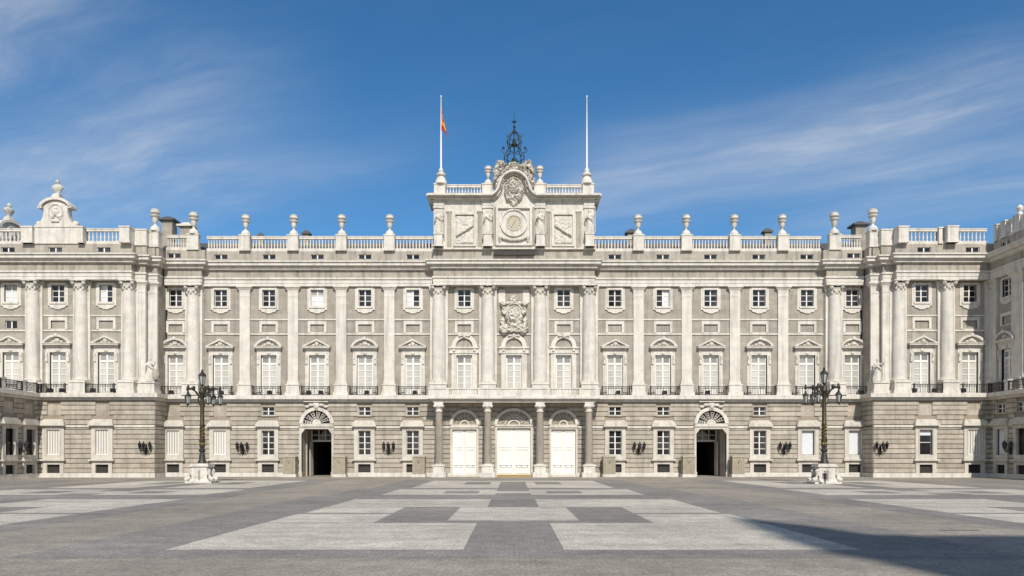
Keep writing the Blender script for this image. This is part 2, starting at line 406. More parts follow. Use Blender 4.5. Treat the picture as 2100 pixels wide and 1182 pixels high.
def ground_window(parent, cx, yf, kind):
    """moulded surround with hood, sill and basement grille"""
    def sur():
        mb = MB(); y0, y1 = -.16, .5
        mb.box(-1.58, -.95, y0, y1, 2.70, 7.50); mb.box(.95, 1.58, y0, y1, 2.70, 7.50)
        mb.box(-.95, .95, y0, y1, 7.02, 7.50); mb.box(-.95, .95, y0, y1, 2.70, 3.33)
        for s in (-1, 1): mb.box(s * 1.02, s * 1.12, y0 - .05, y0, 3.33, 7.1)
        mb.box(-1.12, 1.12, y0 - .05, y0, 7.1, 7.2)
        mb.box(-1.50, -.95, y0 + .02, y1, Zp, 2.32); mb.box(.95, 1.50, y0 + .02, y1, Zp, 2.32); mb.box(-.95, .95, y0 + .02, y1, 1.92, 2.32); mb.box(-.95, .95, y0 + .02, y1, .45, .64)
        return mb.mesh('window_surround', 'trim')
    s = obj('window_surround', cached('gw_sur', sur), parent, (cx, yf, 0))
    def hood():
        mb = MB()
        mb.box(-1.86, 1.86, -.66, .3, 7.62, 7.78)
        for a, b, p, q in ((7.78, 8.0, 1.80, .58), (8.0, 8.25, 1.72, .46), (8.25, 8.45, 1.60, .32), (8.45, 8.58, 1.46, .2)): mb.box(-p, p, -q, .3, a, b)
        mb.box(-1.62, 1.62, -.26, .3, 7.50, 7.62)
        return mb.mesh('hood', 'trim')
    obj('hood', cached('gw_hood', hood), s, (cx, yf, 0))
    def sill():
        mb = MB(); mb.box(-1.84, 1.84, -.52, .3, 2.46, 2.70); mb.box(-1.66, 1.66, -.32, .3, 2.32, 2.46); return mb.mesh('sill', 'trim')
    obj('sill', cached('gw_sill', sill), s, (cx, yf, 0))
    def grl():
        mb = MB(); mb.box(-.95, .95, .28, .32, .64, 1.92)
        for i in range(7): mb.box(-.82 + i * .27, -.78 + i * .27, .22, .28, .64, 1.92)
        for i in range(4): mb.box(-.95, .95, .235, .27, .8 + i * .3, .84 + i * .3)
        return mb.mesh('basement_grille', 'grille')
    obj('basement_grille', cached('gw_grl', grl), s, (cx, yf, 0))
    z0, h = 3.33, 3.69
    if kind == 'glass': pane_window(parent, cx, yf + .22, z0, .95, h, 2, 4)
    elif kind == 'barred': pane_window(parent, cx, yf + .3, z0, .95, h, 2, 4, frame_mat='gilt')
    elif kind == 'shutter':
        def shu():
            mb = MB(); mb.box(-.95, .95, .12, .16, z0, z0 + h); mb.cur = 1
            for i in range(5):
                x = -.76 + i * .38; mb.box(x - .125, x + .125, .03, .11, z0 + .16, z0 + h - .16)
            mb.box(-.95, .95, .02, .115, z0 + h - .16, z0 + h); mb.box(-.95, .95, .02, .115, z0, z0 + .16); return mb.mesh('shutter', ['shutter_gap', 'shutter'])
        obj('shutter', cached('gw_shu', shu), parent, (cx, yf, 0))
    else:
        wdw = pane_window(parent, cx, yf + .34, z0, .95, h, *((2, 2, 'pane_grey') if kind == 'blind' else (1, 2, 'glass')))
        zz = z0 + .1 if kind == 'blind' else z0 + h * .78
        obj('roller_blind', boxmesh('blind_' + kind, 'blind', -.86, .86, -.05, -.04, zz, z0 + h - .08), wdw, (cx, yf + .34, 0))
    return (cx - 1.6, cx + 1.6, 2.3, 8.6), (cx - 1.52, cx + 1.52, Zp, 2.34)

def small_window(parent, cx, yf, real):
    if real:
        pane_window(parent, cx, yf + .2, 9.36, .92, 1.30, 2, 2)
        def sur():
            mb = MB(); y0, y1 = -.04, .45
            mb.box(-1.12, -.92, y0, y1, 9.2, 10.8); mb.box(.92, 1.12, y0, y1, 9.2, 10.8); mb.box(-.92, .92, y0, y1, 9.2, 9.36); mb.box(-.92, .92, y0, y1, 10.66, 10.8)
            return mb.mesh('window_surround', 'course')
        obj('window_surround', cached('sw_sur', sur), parent, (cx, yf, 0))
        return (cx - 1.12, cx + 1.12, 9.2, 10.8)
    obj('blind_panel', boxmesh('blind_pan', 'course', -.98, .98, .16, .4, 9.2, 10.75), parent, (cx, yf, 0))
    return (cx - 1.0, cx + 1.0, 9.15, 10.78)

def piano_window(parent, cx, y, ped):
    """tall first-floor window: surround, pediment, shutter leaves"""
    def sur():
        mb = MB(); a = -.14
        for s in (-1, 1):
            mb.box(s * 1.2, s * 1.52, a, .45, 12.38, 19.05); mb.box(s * 1.52, s * 1.83, a + .06, .45, 12.38, 19.05)
            mb.box(s * 1.44, s * 1.76, a - .14, a, 17.2, 18.5); mb.box(s * 1.50, s * 1.72, a - .24, a - .14, 18.0, 18.5)
            mb.box(s * 1.27, s * 1.36, a - .05, a, 12.4, 18.75)
        mb.box(-1.2, 1.2, a, .45, 18.58, 19.05); mb.box(-1.83, 1.83, a + .02, .45, 19.05, 19.36)
        mb.blob(0, a - .05, 18.9, .3, .12, .25)
        return mb.mesh('window_surround', 'white')
    s = obj('window_surround', cached('pw_sur', sur), parent, (cx, y, 0))
    def pedm():
        mb = MB(); q = -.68
        mb.box(-2.06, 2.06, q, .1, 19.60, 19.80); mb.box(-2.14, 2.14, q - .08, .1, 19.80, 19.92); mb.box(-1.86, 1.86, -.30, .1, 19.36, 19.60)
        if ped == 'tri':
            o = [(-2.14, 19.92), (0, 21.0), (2.14, 19.92)]; i_ = [(-1.72, 19.92), (0, 20.74), (1.72, 19.92)]
            mb.prism([(-1.75, 19.92), (1.75, 19.92), (0, 20.76)], -.1, .1)
        else:
            o = arc(0, 18.93, 2.36, 2.2, 27, 153, 12)[::-1]; i_ = arc(0, 18.93, 2.02, 1.90, 31.5, 148.5, 12)[::-1]
            mb.prism([(p[0], p[1] + .02) for p in i_], -.1, .1)
        mb.band(o, i_, q, .1)
        mb.blob(0, -.3, 20.34, .42, .3, .36, 8, 5, .12)
        for s_ in (-1, 1): mb.blob(s_ * .55, -.2, 20.18, .36, .2, .2, 7, 4, .15)
        if ped == 'seg':
            mb.blob(0, q - .02, 21.05, .3, .14, .3)
        return mb.mesh('pediment', 'white')
    obj('pediment', cached('ped_' + ped, pedm), s, (cx, y, 0))
    wdw = tall_window(parent, cx, y)
    return (cx - 1.2, cx + 1.2, 12.38, 18.58)

def tall_window(parent, cx, y):
    def fr():
        mb = MB()
        for s in (-1, 1): mb.box(s * 1.2, s * 1.02, 0, .14, 12.38, 18.58)
        mb.box(-.12, .12, -.03, .12, 12.38, 18.4); mb.box(-1.02, 1.02, 0, .14, 18.2, 18.58); mb.box(-1.02, -.12, 0, .12, 17.15, 17.45); mb.box(.12, 1.02, 0, .12, 17.15, 17.45)
        mb.box(-1.02, -.12, .0, .12, 12.38, 13.4); mb.box(.12, 1.02, .0, .12, 12.38, 13.4)
        for k in range(1, 4):
            z = 13.4 + k * .94
            mb.box(-1.02, -.12, .02, .11, z - .05, z + .05); mb.box(.12, 1.02, .02, .11, z - .05, z + .05)
        return mb.mesh('tall_window', 'paint')
    wdw = obj('tall_window', cached('tallw', fr), parent, (cx, y + .3, 0))
    for s in (-1, 1):
        obj('pane', boxmesh('tp', 'pane_grey', -.45, .45, 0, .02, 17.4, 18.25), wdw, (cx + s * .57, y + .38, 0))
        obj('shutter_leaf', boxmesh('tl', 'pane_pale', -.45, .45, 0, .02, 13.35, 17.2), wdw, (cx + s * .57, y + .38, 0))
    return wdw

def mezz_window(parent, cx, y, kind):
    def sur():
        mb = MB(); a = -.13
        for s in (-1, 1):
            mb.box(s * .97, s * 1.22, a, .4, 25.85, 28.95); mb.box(s * 1.22, s * 1.5, a + .05, .4, 25.5, 28.75)
        mb.box(-.97, .97, a, .4, 28.57, 28.9); mb.box(-1.22, 1.22, a - .16, .4, 25.75, 26.04)
        pts = [(-1.5, 25.5), (-1.25, 25.5), (-1.0, 25.2), (-.6, 25.12), (-.3, 24.95), (.3, 24.95), (.6, 25.12), (1.0, 25.2), (1.25, 25.5), (1.5, 25.5), (1.22, 25.75), (-1.22, 25.75)]
        mb.prism(pts, a - .04, .1); return mb.mesh('window_surround', 'white')
    obj('window_surround', cached('mz_sur', sur), parent, (cx, y, 0))
    def pm(i, j):
        if kind == 'light': return 'blind' if j < 2 else 'pane_grey'
        if kind == 'half_left': return 'blind' if i == 0 else 'glass'
        if kind == 'half_right': return 'blind' if i == 1 and j < 3 else 'glass'
        return 'glass'
    pane_window(parent, cx, y + .22, 26.04, .97, 2.53, 2, 3, pm, .038)
    return (cx - .97, cx + .97, 26.04, 28.57)

def blind_panel(parent, cx, y):
    def f():
        mb = MB(); a = -.10
        mb.box(-1.42, -1.05, a, .3, 22.0, 23.80); mb.box(1.05, 1.42, a, .3, 22.0, 23.80); mb.box(-1.05, 1.05, a, .3, 23.30, 23.80); mb.box(-1.05, 1.05, a, .3, 21.92, 22.08)
        return mb.mesh('panel_frame', 'white')
    o = obj('panel_frame', cached('bp_f', f), parent, (cx, y, 0))
    obj('recessed_panel', boxmesh('bp_p', 'wall', -1.05, 1.05, .14, .3, 22.08, 23.30), o, (cx, y, 0))
    return (cx - 1.05, cx + 1.05, 22.08, 23.30)

def balcony(parent, cx, yb, proj=.72, hw=2.06):
    def f():
        mb = MB(); z0, z1 = 12.40, 13.72
        for x in (-hw, hw): mb.box(x - .09, x + .09, -proj - .06, -proj + .08, z0, z1 + .1)
        mb.box(-hw, hw, -proj - .03, -proj + .05, z1 - .1, z1); mb.box(-hw, hw, -proj - .02, -proj + .04, z0 + .08, z0 + .15); mb.box(-hw, hw, -proj - .02, -proj + .04, z1 - .34, z1 - .29)
        for s in (-1, 1):
            mb.box(s * hw - .03, s * hw + .03, -proj, 0, z1 - .1, z1); mb.box(s * hw - .02, s * hw + .02, -proj, 0, z0 + .08, z0 + .15)
        n = 17
        for i in range(1, n):
            x = -hw + 2 * hw * i / n; t = .045 if i % 4 == 0 else .022
            mb.box(x - t, x + t, -proj - .01, -proj + .03, z0 + .15, z1 - .1)
        for i in range(4):
            x = -hw + 2 * hw * (i + .5) / 4
            mb.tube([(x + .2 * math.cos(a), -proj, 12.95 + .2 * math.sin(a)) for a in [k * math.pi / 4 for k in range(9)]], .022, 4)
        return mb.mesh('balcony_railing', 'iron')
    return obj('balcony_railing', cached(('bal', proj, hw), f), parent, (cx, yb, 0))

# --- orders ---------------------------------------------------------------
Zped, Zsh0, Zcap, Zsof = 14.12, 14.62, 27.55, 29.06
def pilaster(parent, cx, yf, hw=.78):
    def f():
        mb = MB(); mb.box(-hw, hw, 0, .4, 14.72, 28.05)
        mb.box(-hw - .04, hw + .04, -.04, .4, 27.45, 27.6)
        return mb.mesh('pilaster', 'white')
    p = obj('pilaster', cached(('pil', hw), f), parent, (cx, yf, 0))
    def cap():
        mb = MB()
        mb.taper(0, .2, 28.05, 28.45, hw, .2, hw + .06, .26); mb.taper(0, .2, 28.45, 28.86, hw + .06, .26, hw + .34, .5); mb.box(-hw - .40, hw + .40, -.36, .4, 28.86, 29.1)
        return mb.mesh('capital', 'white')
    obj('capital', cached(('pcap', hw), cap), p, (cx, yf, 0))
    def base():
        mb = MB(); mb.box(-hw - .12, hw + .12, -.12, .4, 14.12, 14.42); mb.box(-hw - .06, hw + .06, -.06, .4, 14.42, 14.72); return mb.mesh('base', 'white')
    obj('base', cached(('pbase', hw), base), p, (cx, yf, 0))
    def pd():
        mb = MB(); mb.box(-1.0, 1.0, -.28, .4, 12.9, 13.94); mb.box(-1.1, 1.1, -.36, .4, 13.94, 14.12); mb.box(-1.12, 1.12, -.38, .4, 12.38, 12.9); return mb.mesh('pedestal', 'white')
    obj('pedestal', cached('ppd', pd), p, (cx, yf, 0))
    return p

def composite_capital(mb, r, z0, z1):
    h = z1 - z0
    mb.lathe(0, 0, [(r * .9, z0), (r * 1.02, z0 + .08), (r * .9, z0 + .16), (r * .95, z0 + h * .5), (r * 1.12, z0 + h * .72)], 14)
    for ring, (zz, rr, hh, n, off) in enumerate(((z0 + .18, r * .98, .42, 8, 0), (z0 + .5, r * 1.04, .42, 8, .39))):
        for i in range(n):
            a = off + 2 * math.pi * i / n
            mb.blob(rr * math.cos(a), rr * math.sin(a), zz + hh * .5, .19, .19, hh * .55, 6, 4)
    for sx_ in (-1, 1):
        for sy_ in (-1, 1):
            c = r * .92
            mb.blob(sx_ * c, sy_ * c, z0 + h * .74, .30, .30, .30, 8, 5)
            mb.blob(sx_ * c * 1.04, sy_ * c * 1.04, z0 + h * .74, .13, .36, .13, 6, 4)
    t = r * 1.28
    mb.prism([(-t, z1 - .16), (t, z1 - .16), (t, z1), (-t, z1)], -t, t)
    mb.blob(0, -t, z1 - .12, .2, .14, .2)
    return mb

def column(parent, cx, yc, r=1.0, yw=None, back=1.30):
    def f():
        mb = MB(); mb.lathe(0, 0, [(r * 1.0, 14.75), (r * 1.0, 18.5), (r * .96, 22), (r * .92, 25.5), (r * .87, 27.58)], 22); return mb.mesh('column', 'white', True)
    c = obj('column', cached(('colm', r), f), parent, (cx, yc, 0))
    obj('capital', cached(('ccap', r), lambda: composite_capital(MB(), r * .9, 27.5, 29.08).mesh('capital', 'carved')), c, (cx, yc, 0))
    def base():
        mb = MB(); mb.box(-r * 1.22, r * 1.22, -r * 1.22, r * 1.22, 14.12, 14.32)
        mb.lathe(0, 0, [(r * 1.2, 14.32), (r * 1.24, 14.42), (r * 1.18, 14.52), (r * 1.06, 14.58), (r * 1.1, 14.68), (r * 1.0, 14.76)], 20); return mb.mesh('base', 'white', True)
    obj('base', cached(('cbase', r), base), c, (cx, yc, 0))
    def pd():
        mb = MB(); a = r * 1.2; mb.box(-a, a, -a, a, 12.9, 13.94); mb.box(-a - .1, a + .1, -a - .1, a, 13.94, 14.12); mb.box(-a - .12, a + .12, -a - .12, a, 12.38, 12.9); return mb.mesh('pedestal', 'white')
    obj('pedestal', cached(('cpd', r), pd), c, (cx, yc, 0))
    if yw is not None:
        def bk():
            mb = MB(); mb.box(-back, back, 0, .5, 12.38, 28.2); mb.taper(0, .25, 28.2, 29.05, back, .25, back + .2, .4); return mb.mesh('backing_pilaster', 'white')
        obj('backing_pilaster', cached(('bk', back), bk), c, (cx, yw, 0))
    return c

def entablature(parent, x0, x1, yf, yb, lo=0.0, hi=0.0, dz=0.0):
    """architrave, frieze, bed mould and cornice; lo/hi: 1 where the end is free and the mouldings return"""
    def layer(mb, z0, z1, p): mb.box(x0 - lo * p, x1 + hi * p, yf - p, yb, z0 + dz, z1 + dz)
    mb = MB(); layer(mb, 29.06, 29.50, 0); layer(mb, 29.50, 30.08, .05); layer(mb, 30.08, 30.34, .20)
    obj('architrave', mb.mesh('architrave', 'white'), parent)
    mb = MB(); layer(mb, 30.34, 31.42, .02); obj('frieze', mb.mesh('frieze', 'frieze'), parent)
    mb = MB(); layer(mb, 31.42, 31.52, .16); layer(mb, 31.52, 31.98, .44)
    layer(mb, 31.98, 32.03, .80); layer(mb, 32.03, 32.40, .92); layer(mb, 32.40, 32.50, 1.0); layer(mb, 32.50, 32.70, 1.12)
    obj('cornice', mb.mesh('cornice', 'white'), parent)

def attic(parent, x0, x1, yf, yb, wins=()):
    hs = [(c - 1.0, c + 1.0, 33.28, 34.02) for c in wins]
    obj('attic_wall', wall_boxes(MB(), x0, x1, 32.5, 34.5, yf, yb, hs).mesh('attic_wall', 'attic'), parent)
    for c in wins: pane_window(parent, c, yf + .18, 33.28, 1.0, .74, 2, 1, 'glass', name='attic_window')

BALU = None
def baluster_mesh():
    return cached('balu', lambda: MB().lathe(0, 0, [(.16, 0), (.16, .14), (.08, .2), (.15, .5), (.13, .72), (.07, 1.15), (.13, 1.3), (.13, 1.5)], 7).mesh('baluster', 'white', True))
def balustrade(parent, x0, x1, y, n, z0=34.5, h=2.32, caps=True):
    mb = MB(); mb.box(x0, x1, y - .28, y + .28, z0, z0 + .42); mb.box(x0, x1, y - .24, y + .24, z0 + h - .44, z0 + h - .12); mb.box(x0, x1, y - .3, y + .3, z0 + h - .12, z0 + h)
    b = obj('balustrade', mb.mesh('balustrade', 'white'), parent, (0, 0, 0))
    for i in range(n):
        x = x0 + (x1 - x0) * (i + .5) / n
        obj('baluster', baluster_mesh(), b, (x, y, z0 + .42)).scale = (1, 1, (h - .86) / 1.5)
    return b
def pier(parent, cx, y, hw=.80, dep=.42, z0=34.5, h=2.46):
    def f():
        mb = MB(); mb.box(-hw, hw, -dep, dep, 0, h - .2); mb.box(-hw - .08, hw + .08, -dep - .08, dep + .08, h - .2, h); mb.box(-hw - .06, hw + .06, -dep - .06, dep + .06, 0, .4)
        return mb.mesh('balustrade_pier', 'white')
    return obj('balustrade_pier', cached(('pier', hw, dep, h), f), parent, (cx, y, z0))

PM = [19.03 + 7.36 * k for k in range(4)]          # pilaster axes
WM = [15.45, 22.80, 30.10, 37.50, 44.85]           # bay axes
XS, XSW = 48.82, 51.72                             # shoulder column and window
XWC = [56.95, 64.1, 71.2]; XWW = [60.6, 67.75, 74.75]
XI = 52.95                                         # inner face of the pavilions

# ---- main front, both sides
for s in (-1, 1):
    left = s < 0
    # ground floor
    holes = []
    kinds = ['glass', 'glass', None, 'glass', 'shutter' if left else 'blind']
    gw = MB()
    for cx, k in zip(WM, kinds):
        if k is None: continue
        holes += list(ground_window(P, s * cx, YM, k)); holes.append(small_window(P, s * cx, YM, k == 'glass'))
    dx = s * 30.1
    # archway door
    holes += [(dx - 2.45, dx + 2.45, 0, 8.12)]
    for k in range(NC):
        za = Zp + k * CH; zb = za + CH; zz = za + .1
        if zb > 8.05 and zz < 10.7:
            q = max(0, 1 - ((max(zz, 8.05) - 8.05) / 2.55) ** 2) ** .5 * 2.55
            if q > .1: holes.append((dx - q, dx + q, za + .05, zb - .05))
    x0, x1 = sorted((s * 12.2, s * 47.35))
    wall_h = [(h[0] + .02, h[1] - .02, h[2], h[3]) for h in holes if h[1] - h[0] < 3.3 and h[3] < 8.7 and h[2] > 1]
    open_h = []
    for cx, k in zip(WM, kinds):
        if k: open_h += [(s * cx - .95, s * cx + .95, 3.33, 7.02), (s * cx - .95, s * cx + .95, .64, 1.92)]
        if k == 'glass': open_h.append((s * cx - .92, s * cx + .92, 9.36, 10.66))
    open_h.append((dx - 2.3, dx + 2.3, 0, 7.28))
    gwall = obj('wall', wall_boxes(MB(), x0, x1, 0, Zgt, YM + .17, YM + .62, open_h).mesh('wall', 'joint'), P)
    courses(gwall, x0, x1, YM, holes)
    # plinth
    ph = [(h[0], h[1], 0, Zp) for h in holes if h[2] == 0]
    strip('plinth', P, x0, dx - 2.73, YM - .18, YM + .1, 0, Zp); strip('plinth', P, dx + 2.73, x1, YM - .18, YM + .1, 0, Zp)
    # string course between surrounds
    edges = sorted([(s * c - 1.6, s * c + 1.6) for c, k in zip(WM, kinds) if k] + [(dx - 2.6, dx + 2.6)]); x = x0
    for a, b in edges + [(x1, x1)]:
        if a > x: strip('string_course', P, x, a, YM - .12, YM + .1, 7.42, 7.70)
        x = b
    # base cornice
    mb = MB(); mb.box(x0, x1, YM - .28, .3, Zgt, 11.56); mb.box(x0, x1, YM - .42, .3, 11.56, Zc0); mb.box(x0, x1, YM - .80, .3, Zc0, Zc1)
    obj('base_cornice', mb.mesh('base_cornice', 'white'), P)
    # upper wall
    y = 0.0; uh = []
    mk = (['half_left', 'dark', 'light', 'dark', 'dark'] if left else ['dark', 'half_right', 'dark', 'dark', 'dark'])
    for i, cx in enumerate(WM):
        uh.append(piano_window(P, s * cx, y, ('tri' if i % 2 == 0 else 'seg'))); uh.append(mezz_window(P, s * cx, y, mk[i])); uh.append(blind_panel(P, s * cx, y))
        balcony(P, s * cx, YM)
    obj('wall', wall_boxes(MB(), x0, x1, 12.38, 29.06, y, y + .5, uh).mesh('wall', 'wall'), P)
    for px in PM: pilaster(P, s * px, YM + .06)
    bx = sorted([s * q for q in [12.4] + PM + [47.3]])
    for a, b in zip(bx, bx[1:]):
        a2, b2 = a + (.79 if abs(a) not in (12.4, 47.3) else 0), b - (.79 if abs(b) not in (12.4, 47.3) else 0)
        for zc in (21.80, 24.02): strip('band', P, a2, b2, -.14, .2, zc - .11, zc + .11)
    entablature(P, x0, x1, YM - .01, 1.0, 0, 0)
    attic(P, x0, x1, -.02, .8, [s * c for c in WM])
    ends = sorted([s * q for q in [12.3] + PM + [47.9]])
    for a, b in zip(ends, ends[1:]): balustrade(P, a + (.88 if abs(a) != 12.3 else 0), b - (.88 if abs(b) != 12.3 else 0), .3, 12)
    for px in PM: pier(P, s * px, .12, .80, .55)
    # archway: surround, archivolt, fanlight, passage
    def arch_sur():
        mb = MB(); a = -.16
        for q in (-1, 1): mb.box(q * 2.3, q * 2.62, a, .5, 0, 7.28); mb.box(q * 2.22, q * 2.72, a - .1, .3, 0, .75)
        mb.box(-2.62, 2.62, a, .5, 7.28, 7.62); mb.box(-2.72, 2.72, a - .14, .4, 7.62, 7.78); mb.box(-2.5, 2.5, a + .04, .5, 7.78, 8.12)
        for q in (-1, 1): mb.prism([(q * 2.3, 7.28), (q * 1.75, 7.28), (q * 2.3, 6.55)], a + .02, .45)
        return mb.mesh('door_surround', 'trim')
    ds = obj('door_surround', cached('arch_sur', arch_sur), P, (dx, YM, 0))
    obj('archivolt', cached('archiv', lambda: MB().band(arc(0, 8.12, 2.62, 2.48, n=20), arc(0, 8.12, 2.06, 1.98, n=20), -.18, .3).mesh('archivolt', 'white')), ds, (dx, YM, 0))
    def fan():
        mb = MB(); mb.prism(arc(0, 8.12, 2.1, 2.02, n=20), .16, .3); mb.cur = 1
        mb.band(arc(0, 8.12, .66, .62, n=10), arc(0, 8.12, .36, .36, n=10), -.02, .16)
        mb.prism(arc(0, 8.12, .4, .38, n=10), .05, .16)
        for k in range(1, 12):
            t = R(180 * k / 12); c, sn = math.cos(t), math.sin(t)
            mb.tube([(.66 * c, .08, 8.12 + .64 * sn), (2.08 * c, .08, 8.12 + 1.98 * sn)], .045, 4)
            for rr in (1.0, 1.36, 1.72):
                c2, s2 = math.cos(t + R(7.5) * (1 if k % 2 else -1)), math.sin(t + R(7.5) * (1 if k % 2 else -1))
                mb.blob(rr * c2, .08, 8.12 + rr * .96 * s2, .13, .06, .13, 6, 3)
        return mb.mesh('fanlight', ['dark', 'white'])
    obj('fanlight', cached('fan_side', fan), P, (dx, YM, 0))
    def key():
        mb = MB(); mb.prism([(-.3, 10.25), (.3, 10.25), (.45, 11.3), (-.45, 11.3)], -.34, .1); mb.blob(0, -.4, 10.8, .34, .22, .42, 8, 5, .1)
        for q in (-1, 1): mb.blob(q * .8, -.2, 10.95, .5, .18, .25, 7, 4, .15); mb.blob(q * 1.4, -.15, 10.7, .4, .14, .22, 7, 4, .15)
        mb.box(-1.9, 1.9, -.5, .1, 11.36, 11.5); return mb.mesh('keystone', 'carved')
    obj('keystone', cached('key', key), ds, (dx, YM, 0))
    mb = MB()
    mb.box(dx - 2.9, dx - 2.3, YM + .62, 5.0, 0, 7.6); mb.box(dx + 2.3, dx + 2.9, YM + .62, 5.0, 0, 7.6); mb.box(dx - 2.3, dx + 2.3, YM + .62, 5.0, 7.28, 7.6)
    for q in (-1, 1): mb.box(dx + q * 2.3, dx + q * 2.1, 2.0, 2.5, 0, 7.28)
    obj('vestibule', mb.mesh('vestibule', 'course'), P)
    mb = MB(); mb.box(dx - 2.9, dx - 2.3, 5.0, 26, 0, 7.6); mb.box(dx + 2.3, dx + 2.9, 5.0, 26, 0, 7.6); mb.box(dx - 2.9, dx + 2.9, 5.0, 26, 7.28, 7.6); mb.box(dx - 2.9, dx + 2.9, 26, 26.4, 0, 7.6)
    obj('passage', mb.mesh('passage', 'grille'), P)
    mb = MB(); mb.box(-2.3, -2.08, 0, .2, 0, 7.28); mb.box(2.08, 2.3, 0, .2, 0, 7.28); mb.box(-2.08, 2.08, -.02, .2, 5.42, 5.72)
    for k in range(1, 4): mb.box(-2.08 + k * 1.04 - .07, -2.08 + k * 1.04 + .07, 0, .16, 5.72, 7.28)
    mb.box(-2.08, 2.08, .02, .14, 6.44, 6.54)
    scr = obj('transom_screen', mb.mesh('transom_screen', 'paint'), P, (dx, 5.02, 0))
    for k in range(4): obj('pane', boxmesh('tsp', 'glass', -.5, .5, .06, .08, 5.72, 7.28), scr, (dx - 1.56 + k * 1.04, 5.02, 0))
    obj('door_leaf', boxmesh('leaf_open' + str(s), 'paint', -.04, .04, 0, 1.9, .05, 5.4), P, (dx + (-1.95 if left else 1.95), 3.05, 0))

    # ---- shoulder bay beside the pavilion
    sx0, sx1 = sorted((s * 47.35, s * XI))
    holes = list(ground_window(P, s * XSW, YS, 'shutter' if left else 'blind')); holes.append(small_window(P, s * XSW, YS, False))
    gwall = obj('wall', wall_boxes(MB(), sx0, sx1, 0, Zgt, YS + .17, YS + .62, [(s * XSW - .95, s * XSW + .95, 3.33, 7.02), (s * XSW - .95, s * XSW + .95, .64, 1.92)]).mesh('wall', 'joint'), P)
    courses(gwall, sx0, sx1, YS, holes)
    mb = MB(); mb.box(sx0, sx1, YS - .18, YS + .1, 0, Zp); obj('plinth', mb.mesh('plinth', 'white'), P)
    for a, b in ((sx0, s * XSW - 1.6), (s * XSW + 1.6, sx1)):
        if b > a: strip('string_course', P, a, b, YS - .12, YS + .1, 7.425, 7.705)
    mb = MB(); e0 = sx0 - (.0 if left else .4); e1 = sx1 + (.4 if left else 0)
    mb.box(e0 + (.2 if not left else 0), e1 - (.2 if left else 0), YS - .28, .3, Zgt + .005, 11.565); mb.box(e0, e1, YS - .42, .3, 11.565, Zc0 + .005); mb.box(e0, e1, YS - .80, .3, Zc0 + .005, Zc1 + .005)
    obj('base_cornice', mb.mesh('base_cornice', 'white'), P)
    uy = -.10
    uh = [piano_window(P, s * XSW, uy, 'seg'), mezz_window(P, s * XSW, uy, 'dark'), blind_panel(P, s * XSW, uy)]
    balcony(P, s * XSW, YS, .72, 1.9)
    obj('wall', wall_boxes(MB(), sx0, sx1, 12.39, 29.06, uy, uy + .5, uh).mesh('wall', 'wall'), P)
    column(P, s * XS, -.62, 1.0, -.45, 1.30)
    a, b = sorted((s * (XS + 1.3), s * XI))
    for zc in (21.80, 24.02): strip('band', P, a, b, uy - .14, .2, zc - .11, zc + .11)
    entablature(P, sx0, sx1, -1.18, 1.0, 0 if left else 1, 1 if left else 0, .02)
    attic(P, sx0 - (0 if left else .3), sx1 + (.3 if left else 0), -.7, .6, [s * XSW])
    pier(P, s * XS, -.45, .85, .42)
    a, b = sorted((s * (XS + .95), s * XI)); balustrade(P, a, b, -.35, 8)

    # ---- corner steps of the pavilion
    for xa, xb, yf, dz, pil_c, pil_hw in ((53.28, 54.75, -2.75, .04, 53.98, .68), (54.7, 56.35, -3.55, .06, 55.55, .88)):
        a, b = sorted((s * xa, s * xb))
        obj('wall', MB().box(a, b, yf + .34, 0, 12.4, 29.06).mesh('wall', 'wall'), P)
        pilaster(P, s * pil_c, yf + .02, pil_hw)
        entablature(P, a, b, yf, 1.0, 0 if left else 1, 1 if left else 0, dz)
        attic(P, a, b, yf + .45, 0, [])
        pier(P, s * pil_c, yf + .95, pil_hw, .62)
    # ---- pavilion front
    OUT = 92.0 if left else 78.0
    a, b = sorted((s * XI, s * OUT))
    holes = []; open_h = []
    for i, c in enumerate(XWW):
        if i == 2 : continue
        k = 'shutter' if (left or i == 1) else 'half'
        holes += list(ground_window(P, s * c, YW, k)); holes.append(small_window(P, s * c, YW, False))
        open_h += [(s * c - .95, s * c + .95, 3.33, 7.02), (s * c - .95, s * c + .95, .64, 1.92)]
    gwall = obj('wall', wall_boxes(MB(), a, b, 0, Zgt, YW + .17, YW + .9, open_h).mesh('wall', 'joint'), P)
    obj('wall', MB().box(min(s * XI, s * (XI + .8)), max(s * XI, s * (XI + .8)), YW + .9, YS + .2, 0, Zgt).mesh('wall', 'joint'), P)
    ca, cb_ = sorted((s * XI, s * 72.5)); courses(gwall, ca, cb_, YW, holes)
    # stones on the inner side face
    for k in range(NC):
        za, zb = Zp + k * CH + .045, Zp + (k + 1) * CH - .045
        me = cached(('side_course', k), lambda: MB().add([(0, YW + .1, za - .02), (0, YS, za - .02), (0, YS, zb + .02), (0, YW + .1, zb + .02), (.12, YW + .02, za + .05), (.12, YS, za + .05), (.12, YS, zb - .05), (.12, YW + .02, zb - .05)],
                    [(4, 5, 6, 7), (0, 1, 5, 4), (3, 7, 6, 2), (0, 4, 7, 3), (1, 2, 6, 5)]).mesh('stone_course', 'course'))
        o = obj('stone_course', me, gwall, (s * XI, 0, 0)); o.scale = (-s, 1, 1)
    mb = MB(); mb.box(a - (.18 if not left else 0), b + (.18 if left else 0), YW - .18, YW + .1, 0, Zp)
    mb.box(s * (XI - .18), s * (XI + .1), YW + .1, YS, 0, Zp); obj('plinth', mb.mesh('plinth', 'white'), P)
    xs = sorted([(s * c - 1.6, s * c + 1.6) for c in XWW[:2]]); x = ca
    for p, q in xs + [(cb_, cb_)]:
        if p > x: strip('string_course', P, x, p, YW - .12, YW + .1, 7.42, 7.70)
        x = q
